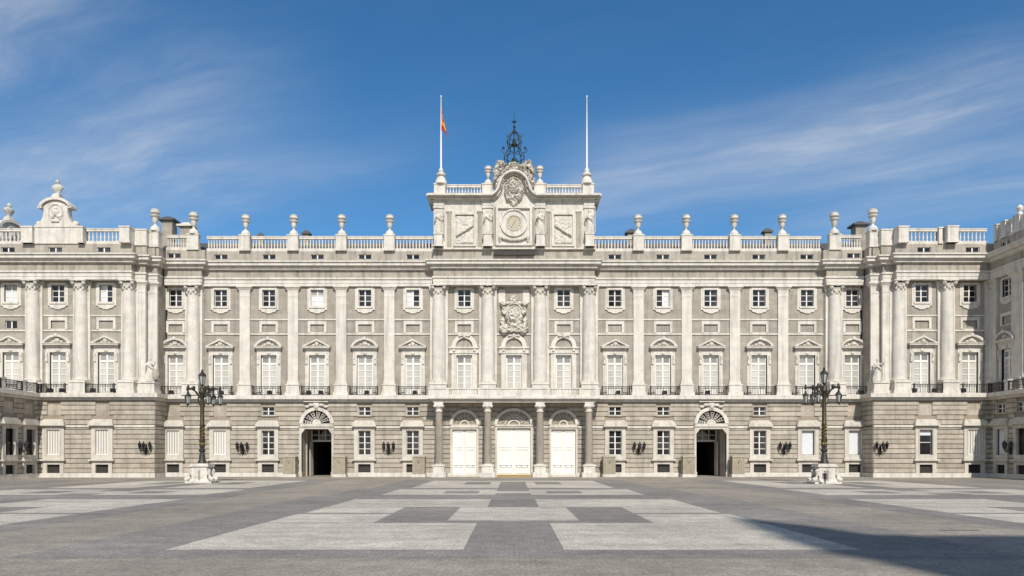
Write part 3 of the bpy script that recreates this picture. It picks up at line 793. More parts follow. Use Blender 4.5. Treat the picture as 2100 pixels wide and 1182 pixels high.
    strip('string_course', P, s * (XI - .12), s * (XI + .05), YW + .1, YS, 7.42, 7.70)
    mb = MB()
    for p, z0, z1 in ((.28, Zgt, 11.56), (.42, 11.56, Zc0), (.80, Zc0, Zc1)):
        xx = sorted((s * (XI - p), s * OUT)); mb.box(xx[0], xx[1], YW - p, -.2, z0 + .01, z1 + .01)
    obj('base_cornice', mb.mesh('base_cornice', 'white'), P)
    uy = -3.30; uh = []
    for i, c in enumerate(XWW):
        uh.append(piano_window(P, s * c, uy, ('tri', 'seg', 'tri')[i])); uh.append(blind_panel(P, s * c, uy) if not (left and i == 2) else (s * c - .9, s * c + .9, 22.1, 23.3))
        uh.append(mezz_window(P, s * c, uy, ('half_left' if i == 1 else 'light' if i == 2 else 'half_left') if left and i != 1 else 'dark'))
        if left and i == 2: pane_window(P, s * c, uy + .2, 22.1, .9, 1.2, 2, 1)
        balcony(P, s * c, YW, .66)
    xx = sorted((s * 56.3, s * OUT))
    obj('wall', wall_boxes(MB(), xx[0], xx[1], 12.4, 29.06, uy, uy + .5, uh).mesh('wall', 'wall'), P)
    for c in XWC + ([78.3] if left else []): column(P, s * c, -3.72, .98, -3.62, 1.28)
    cs = [56.95] + XWC[1:] + [OUT]
    for p, q in zip(cs, cs[1:]):
        aa, bb = sorted((s * (p + 1.29), s * (q - (1.29 if q != OUT else 0))))
        if bb > aa:
            for zc in (21.80, 24.02): strip('band', P, aa, bb, uy - .14, uy + .2, zc - .11, zc + .11)
    entablature(P, xx[0], xx[1], -4.50, 1.0, 0 if left else 1, 1 if left else 0, .08)
    attic(P, xx[0], xx[1], -4.02, -3, [s * c for c in XWW])
    pier(P, s * 57.2, -3.95, .74, .8)
    if left:
        balustrade(P, -63.2, -58.0, -3.7, 9); balustrade(P, -79.0, -72.5, -3.7, 11)
        pier(P, -63.75, -3.9, .40, .75); pier(P, -71.6, -3.9, .80, .75)
        obj('crest_base', MB().box(-70.75, -64.25, -4.2, -3.2, 34.5, 36.9).mesh('crest_base', 'white'), P)
    else:
        balustrade(P, 58.0, 62.6, -3.7, 8); balustrade(P, 65.2, 69.9, -3.7, 8)
        pier(P, 62.95, -3.75, .26, .42); pier(P, 64.35, -4.05, .80, .85)

# ---- central block
xa, xb = -12.2, 12.2
holes = [(-2.75, 2.75, 0, 7.9), (-9.55, -5.55, 0, 7.9), (5.55, 9.55, 0, 7.9)]
for c, rr in ((0, 2.75), (-7.55, 2.15), (7.55, 2.15)):
    for k in range(NC):
        za = Zp + k * CH; zb = za + CH; zz = max(za + .1, 7.95)
        if zb > 7.9 and zz < 7.95 + rr: q = max(0, 1 - ((zz - 7.95) / rr) ** 2) ** .5 * rr; holes.append((c - q, c + q, za + .05, zb - .05))
gwall = obj('wall', wall_boxes(MB(), xa, xb, 0, Zgt, YM + .17, YM + .9, [(-2.56, 2.56, 0, 7.42), (-9.4, -5.7, 0, 7.22), (5.7, 9.4, 0, 7.22)]).mesh('wall', 'joint'), P)
courses(gwall, xa, xb, YM, holes)
for c, hw, hz in ((0, 2.56, 7.42), (-7.55, 1.85, 7.22), (7.55, 1.85, 7.22)):
    mb = MB(); a = -.14
    for q in (-1, 1): mb.box(q * hw, q * (hw + .3), a, .5, 0, hz)
    mb.box(-hw - .3, hw + .3, a, .5, hz, hz + .26); mb.box(-hw - .4, hw + .4, a - .14, .4, hz + .26, hz + .44); mb.box(-hw - .25, hw + .25, a + .03, .5, hz + .44, 7.95)
    ds = obj('door_surround', mb.mesh('door_surround', 'trim'), P, (c, YM, 0))
    rx, rz = hw + .08, (2.18 if c == 0 else 2.0)
    obj('archivolt', MB().band(arc(0, 7.95, rx + .34, rz + .32, n=20), arc(0, 7.95, rx - .12, rz - .1, n=20), -.16, .3).mesh('archivolt', 'white'), ds, (c, YM, 0))
    mb = MB(); mb.prism(arc(0, 7.95, rx - .05, rz - .04, n=20), .18, .3); mb.cur = 1
    mb.band(arc(0, 7.95, rx * .36, rz * .36, n=10), arc(0, 7.95, rx * .27, rz * .26, n=10), -.02, .17)
    nk = 10 if c == 0 else 8
    for k in range(1, nk):
        t = R(180 * k / nk); cc, sn = math.cos(t), math.sin(t)
        mb.tube([(rx * .36 * cc, .1, 7.95 + rz * .36 * sn), (rx * .97 * cc, .1, 7.95 + rz * .97 * sn)], .05 if c == 0 else .032, 4)
        if c == 0:
            for rr, dt in ((.52, 9), (.66, -9), (.8, 9), (.8, -9)):
                mb.blob(rx * rr * math.cos(t + R(dt)), .1, 7.95 + rz * rr * math.sin(t + R(dt)), .16, .06, .12, 6, 3)
    if c: mb.tube([(rx * .68 * math.cos(R(9 * q)), .1, 7.95 + rz * .68 * math.sin(R(9 * q))) for q in range(21)], .03, 4)
    obj('fanlight', mb.mesh('fanlight', ['dark', 'white']), P, (c, YM, 0))
    # leaves with panels and studs
    for q in (-1, 1):
        mb = MB(); x0, x1 = sorted((0.012 * q, q * hw)); z0 = .32
        mb.box(x0, x1, .30, .38, z0, hz)
        pw = (x1 - x0)
        for (p, r_, f, g) in ((.12, .88, z0 + .25, 1.5), (.12, .88, 1.75, 4.2), (.12, .88, 4.45, hz - .3)):
            mb.box(x0 + pw * p, x0 + pw * r_, .21, .30, f, f + .08); mb.box(x0 + pw * p, x0 + pw * r_, .21, .30, g - .08, g)
            mb.box(x0 + pw * p, x0 + pw * p + .08, .21, .30, f + .08, g - .08); mb.box(x0 + pw * r_ - .08, x0 + pw * r_, .21, .30, f + .08, g - .08)
        lf = obj('door_leaf', mb.mesh('door_leaf', 'paint'), P, (c, YM, 0))
        mb = MB()
        for xx in ((.15, .45, .8) if c == 0 else (.2, .7)): mb.blob(x0 + pw * xx if q > 0 else x1 - pw * xx, .19, 1.68, .075, .075, .075, 6, 4)
        obj('door_studs', mb.mesh('door_studs', 'iron'), lf, (c, YM, 0))
    obj('threshold', MB().box(c - hw, c + hw, YM - .3, YM + .5, 0, .3).mesh('threshold', 'wood' if c == 0 else 'white'), P)
for a, b in ((xa, -9.7), (-5.4, -2.87), (2.87, 5.4), (9.7, xb)): strip('plinth', P, a, b, YM - .16, YM + .1, 0, Zp)
for a, b in ((xa, -9.8), (-5.3, -3.0), (3.0, 5.3), (9.8, xb)): strip('string_course', P, a, b, YM - .1, YM + .1, 7.42, 7.70)
# portico
YP = -2.75
for c in (-11.2, -3.92, 3.88, 11.2):
    col = obj('column', cached('port_col', lambda: MB().lathe(0, 0, [(.57, 2.0), (.57, 5.0), (.54, 7.5), (.49, 9.75)], 18).mesh('column', 'column_granite', True)), P, (c, YP, 0))
    def cp():
        mb = MB(); mb.lathe(0, 0, [(.5, 9.7), (.62, 9.78), (.5, 9.86), (.5, 10.2), (.66, 10.35), (.74, 10.5)], 16); mb.box(-.76, .76, -.76, .76, 10.5, 10.74); mb.box(-.66, .66, -.62, .62, 10.74, 11.16); return mb.mesh('capital', 'white')
    obj('capital', cached('port_cap', cp), col, (c, YP, 0))
    def bs():
        mb = MB(); mb.lathe(0, 0, [(.72, 1.86), (.74, 1.93), (.62, 2.0)], 16); mb.box(-.94, .94, -.9, .9, 1.62, 1.86); mb.box(-.84, .84, -.8, .8, .72, 1.62); mb.box(-1.12, 1.12, -1.05, 1.6, 0, .72); return mb.mesh('pedestal', 'white')
    obj('pedestal', cached('port_ped', bs), col, (c, YP, 0))
mb = MB(); mb.box(-12.1, 12.1, YP - .5, YP + .5, 11.16, 11.46)
for c in (-11.2, -3.92, 3.88, 11.2): mb.box(c - .5, c + .5, YP + .5, YM, 11.16, 11.46)
obj('portico_beam', mb.mesh('portico_beam', 'white'), P)
mb = MB(); mb.box(-12.55, 12.55, YP - .75, YM + .2, 11.46, 11.66); mb.box(-12.9, 12.9, YP - 1.0, YM + .2, 11.66, 12.02)
obj('balcony_slab', mb.mesh('balcony_slab', 'white'), P)
yb = YP - .62; zt = 13.28
mb = MB(); mb.box(-12.7, 12.7, yb - .16, yb + .16, 12.02, 12.26); mb.box(-12.8, 12.8, yb - .22, yb + .22, zt - .2, zt)
for c0, c1 in ((-12.7, -9.9), (-8.0, -7.2), (-5.1, 5.1), (7.2, 8.0), (9.9, 12.7)): mb.box(c0, c1, yb - .13, yb + .13, 12.26, zt - .2)
for c in (-12.3, -9.9, -5.1, -2.2, 2.2, 5.1, 9.9, 12.3): mb.box(c - .28, c + .28, yb - .19, yb + .19, 12.26, zt - .2)
for q in (-1, 1): mb.box(q * 12.4, q * 12.75, yb + .2, YM, 12.02, zt - .2); mb.box(q * 12.35, q * 12.8, yb + .22, YM, zt - .2, zt)
bb = obj('balcony_parapet', mb.mesh('balcony_parapet', 'white'), P)
for c0, c1, n in ((-9.62, -8.0, 5), (-7.2, -5.38, 5), (5.38, 7.2, 5), (8.0, 9.62, 5)):
    for i in range(n): obj('baluster', baluster_mesh(), bb, (c0 + (c1 - c0) * (i + .5) / n, yb, 12.26)).scale = (.8, .8, .546)
# upper wall of the centre
uh = []
for c in (-7.6, 0, 7.6):
    tall_window(P, c, 0)
    mb = MB(); a = -.14
    for q in (-1, 1):
        mb.box(q * 1.2, q * 1.5, a, .45, 12.0, 18.85); mb.box(q * 1.5, q * 1.95, a + .06, .45, 12.0, 18.85)
        mb.blob(q * 1.55, -.3, 19.3, .22, .16, .24)
    mb.box(-1.2, 1.2, a, .45, 18.58, 18.85); mb.box(-2.3, 2.3, a - .1, .3, 18.85, 19.06); mb.box(-2.25, 2.25, a - .02, .3, 19.06, 19.6); mb.box(-2.35, 2.35, a - .22, .3, 19.6, 19.85)
    sr = obj('window_surround', mb.mesh('window_surround', 'white'), P, (c, 0, 0))
    mb = MB(); mb.band(arc(0, 19.85, 1.95, 1.95, n=18), arc(0, 19.85, 1.5, 1.5, n=18), -.12, .3); mb.band(arc(0, 19.85, 1.5, 1.5, n=18), arc(0, 19.85, 1.3, 1.3, n=18), -.34, .3)
    mb.blob(0, -.4, 21.5, .32, .2, .36, 8, 5, .1)
    for q in (-1, 1): mb.blob(q * .55, -.3, 21.55, .4, .14, .18, 7, 4, .15)
    obj('arch', mb.mesh('arch', 'white'), sr, (c, 0, 0))
    obj('tympanum', MB().prism(arc(0, 19.85, 1.34, 1.34, n=14), .02, .2).mesh('tympanum', 'carved'), sr, (c, 0, 0))
    uh.append((c - 1.2, c + 1.2, 12.38, 18.58))
    if c: uh.append(mezz_window(P, c, 0, 'dark')); uh.append(blind_panel(P, c, 0))
    else:
        for q in (-1, 1): strip('carving_frame', P, q * 1.35, q * 2.35, -.1, .1, 26.6, 28.6)
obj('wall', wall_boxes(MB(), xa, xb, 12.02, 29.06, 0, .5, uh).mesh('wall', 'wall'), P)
for c in (-11.45, -3.98, 3.98, 11.45): column(P, c, -.48, 1.06, -.36, 1.36)
for a, b in ((-10.09, -5.34), (-2.62, 2.62), (5.34, 10.09)):
    for zc in (21.80, 24.02):
        if zc > 23 and abs(a + 2.62) < .1: continue
        strip('band', P, a, b, -.14, .2, zc - .11, zc + .11)
entablature(P, xa, xb, -1.22, 1.0, 1, 1, .03)
attic(P, xa - .1, xb + .1, -.82, .9, [])

from mathutils import noise as mnoise
def relief(x0, x1, z0, z1, nx, nz, cover, bulge, amp, scale, seed, back=.05):
    """carved stone: a front surface modelled by covering shape, big forms and ridged chisel work, closed to the wall"""
    vs = []; fs = []; idx = {}
    def H(x, z):
        c = cover(x, z)
        if c <= 0: return None
        p = Vector((x * scale + seed, z * scale, seed * .7))
        wv = mnoise.noise_vector(p * .7) * .9
        r = 1 - abs(mnoise.noise(p + wv)) * 2.2; r2 = 1 - abs(mnoise.noise(p * 2.3 + wv)) * 2.0
        return min(1.0, c * 3.0) * (bulge(x, z) + amp * (.7 * max(r, -.4) + .35 * r2))
    for j in range(nz + 1):
        for i in range(nx + 1):
            x = x0 + (x1 - x0) * i / nx; z = z0 + (z1 - z0) * j / nz; h = H(x, z)
            if h is not None: idx[i, j] = len(vs); vs.append((x, -h - .02, z))
    n = len(vs); vs += [(v[0], back, v[2]) for v in vs]; edges = {}
    for j in range(nz):
        for i in range(nx):
            q = [idx.get(k) for k in ((i, j), (i + 1, j), (i + 1, j + 1), (i, j + 1))]
            if None in q: continue
            fs.append(tuple(q))
            for a, b in zip(q, q[1:] + q[:1]):
                if (b, a) in edges: del edges[b, a]
                else: edges[a, b] = 1
    for a, b in edges: fs.append((b, a, a + n, b + n))
    m_ = MB(); m_.add(vs, fs); return m_
def ell(x, z, cx, cz, rx, rz): return 1 - ((x - cx) / rx) ** 2 - ((z - cz) / rz) ** 2
# carved coat of arms over the middle window
def arms_cover(x, z):
    ax = abs(x)
    c = max(ell(ax, z, 0, 3.0, 1.42, 2.3), ell(ax, z, 1.45, .75, .85, .8), ell(ax, z, .5, .6, .8, .5), ell(ax, z, 0, 5.1, .7, .8), ell(ax, z, 1.6, 4.55, .6, .38), ell(ax, z, 1.75, 1.9, .42, .75), ell(ax, z, 1.45, 3.5, .5, .7))
    return c
def arms_bulge(x, z):
    ax = abs(x); h = .22
    e = ell(x, z, 0, 2.95, .85, 1.15)
    if e > 0: return .42 + .22 * e
    e2 = ell(x, z, 0, 2.95, 1.15, 1.45)
    if e2 > 0: return .15
    if z > 4.3 and ax < .75: h = .45
    if ell(ax, z, 1.5, 4.45, .5, .4) > 0: h = .45
    if z < 1.4: h = .34
    return h
obj('coat_of_arms', relief(-2.4, 2.4, 0, 5.9, 56, 68, arms_cover, lambda x, z: arms_bulge(x, z) + .12, .34, 1.9, 3.1).mesh('coat_of_arms', 'carved'), P, (0, -.12, 21.85))
mb = MB(); mb.band(arc(0, 25.6, 2.15, 1.2, 22, 158, 12), arc(0, 25.5, 1.9, 1.0, 22, 158, 12), -.62, 0); mb.band(arc(0, 24.85, 1.05, 1.3, 0, 360, 24), arc(0, 24.85, .92, 1.17, 0, 360, 24), -.66, -.1)
obj('coat_of_arms_frame', mb.mesh('coat_of_arms_frame', 'white'), P)


# ---- clock storey above the cornice
YT = -.86
z0, zt = 34.5, 42.05
mb = MB(); mb.box(-12.2, 12.2, YT, 5.2, z0, zt)
obj('clock_storey', mb.mesh('clock_storey', 'carved'), P)
obj('clock_storey_base', MB().box(-12.4, 12.4, YT - .34, 1.5, 34.5, 34.72).mesh('clock_storey_base', 'white'), P)
def cpt(px, py): return ((px - 1054.5) * .0741, EYE + (HOR - py) * .0741)
curve = [(-13.0, 42.05), (-3.35, 42.05)] + [cpt(*q) for q in ((1016, 407.5), (1022, 403), (1028, 394), (1031, 383), (1035, 373.5), (1040.5, 367.5), (1047, 363.8), (1054.5, 362.5))]
curve = curve + [(-x, z) for x, z in curve[-2::-1]]
def offs(c, d):
    out = []
    for i, p in enumerate(c):
        a = Vector(c[max(i - 1, 0)]); b = Vector(c[min(i + 1, len(c) - 1)]); t = (b - a).normalized(); out.append((p[0] - t.y * d, p[1] + t.x * d))
    return out
mb = MB()
mb.band(offs(curve, .30), offs(curve, .12), YT - .50, 1.0); mb.band(offs(curve, .12), curve, YT - .62, 1.0); mb.band(offs(curve, .64), offs(curve, .36), YT - 1.25, 1.0); mb.band(offs(curve, .36), offs(curve, .30), YT - 1.1, 1.0); mb.band(curve, offs(curve, -.2), YT - .2, 1.0)
for q in (-1, 1): mb.box(q * 12.2, q * 13.2, YT - 1.0, 5.2, 42.36, 42.68); mb.box(q * 12.2, q * 12.6, YT - .4, 5.2, 42.05, 42.35)
obj('clock_storey_cornice', mb.mesh('clock_storey_cornice', 'white'), P)
top = [(-3.3, 42.0)] + [p for p in curve[2:-2]] + [(3.3, 42.0)]
obj('clock_pediment', MB().prism(top, YT + .02, 1.2).mesh('clock_pediment', 'carved'), P)
for q in (-1, 1):
    mb = MB(); balustrade(P, min(q * 4.9, q * 10.4), max(q * 4.9, q * 10.4), -.3, 12, 42.67, 1.86)
    pier(P, q * 11.3, -.3, .86, .5, 42.67, 1.95); pier(P, q * 3.95, -.3, .9, .5, 42.67, 1.95)
    # grey pilaster strips and side relief panels
    for xc in (9.82, 5.15):
        obj('pilaster_strip', MB().box(q * xc - .33, q * xc + .33, YT - .2, YT + .05, 34.75, 40.2).mesh('pilaster_strip', 'frieze'), P)
        obj('pilaster_strip_cap', MB().box(q * xc - .42, q * xc + .42, YT - .3, YT + .05, 40.2, 40.45).mesh('pilaster_strip_cap', 'white'), P)
    mb = MB(); x0, x1 = sorted((q * 5.75, q * 9.2))
    mb.box(x0, x0 + .3, YT - .24, YT + .02, 35.0, 40.1); mb.box(x1 - .3, x1, YT - .24, YT + .02, 35.0, 40.1); mb.box(x0 + .3, x1 - .3, YT - .34, YT + .02, 39.75, 40.1); mb.box(x0 + .3, x1 - .3, YT - .24, YT + .02, 35.0, 35.25)
    rp = obj('relief_frame', mb.mesh('relief_frame', 'white'), P)
    xc = q * 7.47; cover = lambda x, z: min(1.4 - abs(x), z, 4.35 - z) * 1.2
    def bulge(x, z, q=q):
        d = (z - (2.05 - q * x * .62)); return .12 + (.28 if abs(d) < .17 else 0) - (.10 if -.55 < d < -.17 else 0)
    obj('relief_carving', relief(-1.4, 1.4, 0, 4.4, 30, 44, cover, bulge, .11, 1.6, 5.5 + q).mesh('relief_carving', 'carved'), rp, (xc, YT, 35.3))
    # figures' pedestals and the paired pilasters behind them
    for xc in (11.4, 3.98):
        mb = MB(); x = q * xc
        mb.box(x - .62, x + .62, YT - 1.15, YT + .02, 34.73, 36.55); mb.box(x - .72, x + .72, YT - 1.25, YT + .02, 36.55, 36.75); mb.box(x - .74, x + .74, YT - 1.25, YT + .02, 34.73, 35.0)
        obj('pedestal', mb.mesh('pedestal', 'white'), P)
        mb = MB(); mb.box(x - .72, x + .72, YT - .16, YT + .02, 36.76, 41.2); mb.box(x - .85, x + .85, YT - .3, YT + .02, 40.75, 41.0); mb.box(x - .8, x + .8, YT - .2, YT + .02, 41.2, 41.8)
        obj('pilaster', mb.mesh('pilaster', 'white'), P)
# clock
mb = MB()
mb.box(-2.75, -2.4, YT - .3, YT + .02, 35.1, 41.0); mb.box(2.4, 2.75, YT - .3, YT + .02, 35.1, 41.0); mb.box(-2.4, 2.4, YT - .36, YT + .02, 40.7, 41.0); mb.box(-2.4, 2.4, YT - .3, YT + .02, 35.1, 35.4)
obj('clock_frame', mb.mesh('clock_frame', 'white'), P)
for q in (-1, 1): obj('pilaster_strip', MB().box(q * 2.78, q * 3.14, YT - .12, YT + .02, 35.1, 41.0).mesh('pilaster_strip', 'frieze'), P)
zc = 38.55
clock = obj('clock', MB().band(arc(0, 0, 2.1, 2.1, 0, 360, 36), arc(0, 0, 1.86, 1.86, 0, 360, 36), -.26, .02).band(arc(0, 0, 1.86, 1.86, 0, 360, 36), arc(0, 0, 1.22, 1.22, 0, 360, 36), -.10, .02).band(arc(0, 0, 1.22, 1.22, 0, 360, 36), arc(0, 0, 1.08, 1.08, 0, 360, 36), -.2, .02).mesh('clock', 'carved'), P, (0, YT, zc))
obj('clock_dial', MB().prism(arc(0, 0, 1.15, 1.15, 0, 360, 32)[:-1], -.1, 0).mesh('clock_dial', 'dial'), clock, (0, YT, zc))
for k in range(12):
    t = R(30 * k); o = obj('hour_mark', boxmesh('hm', 'gold', -.05, .05, -.02, .0, .74, 1.02), clock, (0, YT - .102, zc)); o.rotation_euler = (0, t, 0)
o = obj('clock_hand', cached('hh', lambda: MB().prism([(-.05, -.15), (.05, -.15), (.03, .7), (0, .78), (-.03, .7)], -.03, 0).mesh('clock_hand', 'gold')), clock, (0, YT - .125, zc)); o.rotation_euler = (0, R(30), 0)
o = obj('clock_hand', cached('hh2', lambda: MB().prism([(-.035, -.2), (.035, -.2), (.02, .95), (-.02, .95)], -.02, 0).mesh('clock_hand', 'gold')), clock, (0, YT - .16, zc)); o.rotation_euler = (0, R(210), 0)
# festoon below, ornaments above
mb = MB()
for k in range(13):
    x = -2.0 + k * .333; mb.blob(x, YT - .28, 36.35 - .45 * (1 - (x / 2.0) ** 2), .22, .2, .2, 6, 4, .15)
for q in (-1, 1): mb.blob(q * 2.1, YT - .25, 36.3, .25, .2, .35, 7, 4, .15); mb.blob(q * 2.1, YT - .2, 35.9, .14, .14, .3, 6, 4)
obj('festoon', mb.mesh('festoon', 'carved', True), P)
obj('parapet_vent', MB().box(-3.1, 3.1, YT - .5, YT, 33.6, 34.1).mesh('parapet_vent', 'grille'), P)
def sh_cover(x, z):
    ax = abs(x); return max(ell(ax, z, 0, 3.0, 1.5, 1.75), ell(ax, z, .75, 1.55, .6, .7), ell(ax, z, 0, .9, .62, 1.0), ell(ax, z, 1.05, 2.2, .5, .55))
def sh_bulge(x, z):
    e = ell(x, z, 0, 3.0, .78, 1.0)
    return .45 + .25 * e if e > 0 else (.12 if ell(x, z, 0, 3.0, 1.0, 1.22) > 0 else .3)
obj('shield_carving', relief(-1.7, 1.7, 0, 4.8, 44, 60, sh_cover, sh_bulge, .42, 2.4, 8.3).mesh('shield_carving', 'carved'), P, (0, YT, 40.95))
# carved group crowning the arch: trophies, a crown and two reclining figures
def gr_cover(x, z):
    ax = abs(x)
    if ell(ax, z, 0, 1.3, 1.62, 2.15) > .0 and z < 3.2: return -1
    if abs((z - 3.9) - (ax - 1.45) * -1.6) < .13 and ax > 1.2 and x < 0: return -1
    if abs((z - 3.6) + (ax - 2.3) * 1.3) < .13 and ax > 1.9 and x > 0: return -1
    return max(ell(ax, z, 2.2, 2.6, .85, 2.3), ell(ax, z, 2.5, 3.6, .75, .9), ell(ax, z, 1.6, 4.0, .9, .75), ell(ax, z, 0, 4.2, 1.1, .75), ell(ax, z, 2.35, 4.7, .45, .5), ell(ax, z, 2.75, 2.2, .5, 1.2), ell(ax, z, 1.75, 4.75, .35, .35))
obj('crowning_carving', relief(-3.4, 3.4, 0, 5.5, 72, 58, gr_cover, lambda x, z: .5, .62, 2.1, 2.7, 1.1).mesh('crowning_carving', 'carved'), P, (0, YT - .05, 42.75))
obj('crown', MB().box(-.8, .8, -.45, .6, 46.7, 47.35).lathe(0, .1, [(.5, 46.6), (.62, 46.9), (.75, 47.3), (.3, 47.45)], 9).mesh('crown', 'carved'), P, (0, YT, 0))
FIG_SLOTS = [(-2.35, 43.9, 14), (2.35, 43.9, -14)]

# core, roof and chimneys
mb = MB()
mb.box(-27.2, 27.2, .62, 28, 0, 34.4)
for s in (-1, 1):
    a, b = sorted((s * 33.0, s * 95)); mb.box(a, b, .62, 28, 0, 34.4)
    a, b = sorted((s * 27.2, s * 33.0)); mb.box(a, b, .62, 28, 7.6, 34.4)
    a, b = sorted((s * (XI + .7), s * (92 if s < 0 else 78))); mb.box(a, b, -2.7, .6, 0, 34.3)
obj('building_core', mb.mesh('building_core', 'wall'), P)
mb = MB()
mb.add([(-90, 1.4, 34.4), (90, 1.4, 34.4), (90, 6.2, 37.45), (-90, 6.2, 37.45), (90, 25, 34.4), (-90, 25, 34.4)], [(0, 1, 2, 3), (3, 2, 4, 5), (0, 3, 5), (1, 4, 2)])
obj('roof', mb.mesh('roof', 'slate'), P)
def chimney(px, top, wd, Y, capm='slate'):
    x = wx(px, Y); zt_ = wz(top, Y); mb = MB()
    mb.box(-wd, wd, -wd, wd, 34.4, zt_ - .75); mb.cur = 1; mb.box(-wd * 1.5, wd * 1.5, -wd * 1.5, wd * 1.5, zt_ - .75, zt_ - .45); mb.taper(0, 0, zt_ - .45, zt_, wd * 1.2, wd * 1.2, wd * .5, wd * .5)
    return obj('chimney', mb.mesh('chimney', ['wall', capm]), P, (x, Y, 0))
chimney(347, 446, .85, 4); chimney(1761, 456, .85, 4); chimney(1294, 471, .6, 5); chimney(1573, 469, .5, 6); chimney(629, 473, .45, 6); chimney(535, 478, .35, 6); chimney(384, 458, .8, 3, 'white')

# crest with medallion and bust
def crest(name, label, loc, rz):
    t = thing(name, label, 'roof crest', loc, rz)
    mb = MB(); pts = [(-3.3, 0), (3.3, 0), (3.0, .35), (2.4, .6), (1.95, 1.3), (1.75, 2.2), (1.78, 3.1), (-1.78, 3.1), (-1.75, 2.2), (-1.95, 1.3), (-2.4, .6), (-3.0, .35)]
    mb.prism(pts, -.55, .55); mb.prism(arc(0, 2.9, 1.7, 1.05, n=14), -.5, .5)
    obj('gable', mb.mesh('gable', 'white'), t)
    mb = MB(); mb.band(arc(0, 2.62, 2.5, 1.75, 14, 166, 14), arc(0, 2.6, 2.1, 1.4, 14, 166, 14), -.85, .6); mb.box(-.55, .55, -.6, .5, 4.3, 4.75); mb.box(-.42, .42, -.45, .45, 4.7, 5.0)
    for q in (-1, 1): mb.box(q * 1.9, q * 2.5, -.85, .6, 2.75, 3.05)
    obj('cap', mb.mesh('cap', 'white'), t)
    for q in (-1, 1): obj('side_scroll', MB().blob(q * 2.7, 0, .6, .5, .5, .45, 8, 5).mesh('side_scroll', 'white', True), t)
    mb = MB(); mb.tube([(1.05 * math.cos(R(20 * k)), -.56, 2.15 + 1.25 * math.sin(R(20 * k))) for k in range(19)], .14, 6); mb.blob(0, -.55, 2.3, .55, .35, .75, 10, 6, .08); mb.blob(.1, -.7, 2.75, .3, .25, .32, 8, 5)
    mb.blob(-.4, -.6, 1.55, .35, .2, .3, 7, 4, .2); mb.blob(.45, -.6, 1.6, .35, .2, .3, 7, 4, .2); mb.box(-.6, .6, -.75, -.5, .75, .95)
    obj('medallion', mb.mesh('medallion', 'carved', True), t)
    mb = MB(); mb.lathe(0, 0, [(.36, 5.0), (.34, 5.2), (.62, 5.55), (.86, 5.95), (.8, 6.2), (.4, 6.4), (.2, 6.5)], 12, 0, .6); mb.blob(0, -.05, 6.75, .3, .32, .4, 9, 6); mb.blob(0, -.36, 6.72, .07, .1, .09, 6, 4)
    obj('bust', mb.mesh('bust', 'carved', True), t)
    return t
crest('roof_crest', 'pale stone crest with oval medallion and a bust on top, on the left pavilion', (-67.55, -3.75, 36.9), 0)

# ---------------------------------------------------------------- the two side wings
def wing(name, label, origin, rz, tall, xs, dirn):
    """wing front in its own frame: local -y faces the square; dirn +1: x grows towards the camera"""
    t = thing(name, label, 'building', origin, rz)
    L0, L1 = (0.0, 44.0) if dirn > 0 else (-44.0, 0.0)
    holes = []; oh = []
    for c in xs:
        holes += list(ground_window(t, c, 0, 'blind' if tall and c == xs[0] else 'barred')); holes.append(small_window(t, c, 0, tall))
        oh += [(c - .95, c + .95, 3.33, 7.02), (c - .95, c + .95, .64, 1.92)] + ([(c - .92, c + .92, 9.36, 10.66)] if tall else [])
    gw_ = obj('wall', wall_boxes(MB(), L0, L1, 0, Zgt, .17, .9, oh).mesh('wall', 'joint'), t)
    near = (0, 15) if dirn > 0 else (-15, 0)
    courses(gw_, near[0], near[1], 0, holes)
    obj('plinth', MB().box(L0, L1, -.18, .1, 0, Zp).mesh('plinth', 'white'), t)
    mb = MB(); mb.box(L0, L1, -.28, .3, Zgt, 11.56); mb.box(L0, L1, -.42, .3, 11.56, Zc0); mb.box(L0, L1, -.8, .3, Zc0 - .02, Zc1 - .02); obj('base_cornice', mb.mesh('base_cornice', 'white'), t)
    x = near[0]
    for p, q in sorted((c - 1.6, c + 1.6) for c in xs) + [(near[1], near[1])]:
        if p > x: strip('string_course', t, x, p, -.12, .1, 7.42, 7.70)
        x = q
    obj('building_core', MB().box(L0, L1, .9, 9, 0, 12.3).mesh('building_core', 'wall'), t)
    for c in xs: balcony(t, c, 0, .66, 1.75)
    def pd():
        mb = MB(); mb.box(-.42, .42, -.72, .1, 12.38, 13.7); mb.box(-.5, .5, -.8, .1, 13.7, 13.95); return mb.mesh('terrace_pier', 'white')
    for c in xs: obj('terrace_pier', cached('tpier', pd), t, (c + 2.2, 0, 0))
    return t
lw = wing('terrace_wing', 'low shaded wing with terrace railing running out from the left pavilion', (-70.0, YW, 0), R(90), False, [-2.0, -6.4, -10.8], -1)
rw = wing('tall_wing', 'tall shaded wing with deep cornice at the right edge of the square', (70.0, YW, 0), R(-90), True, [2.6, 7.0, 11.4], 1)
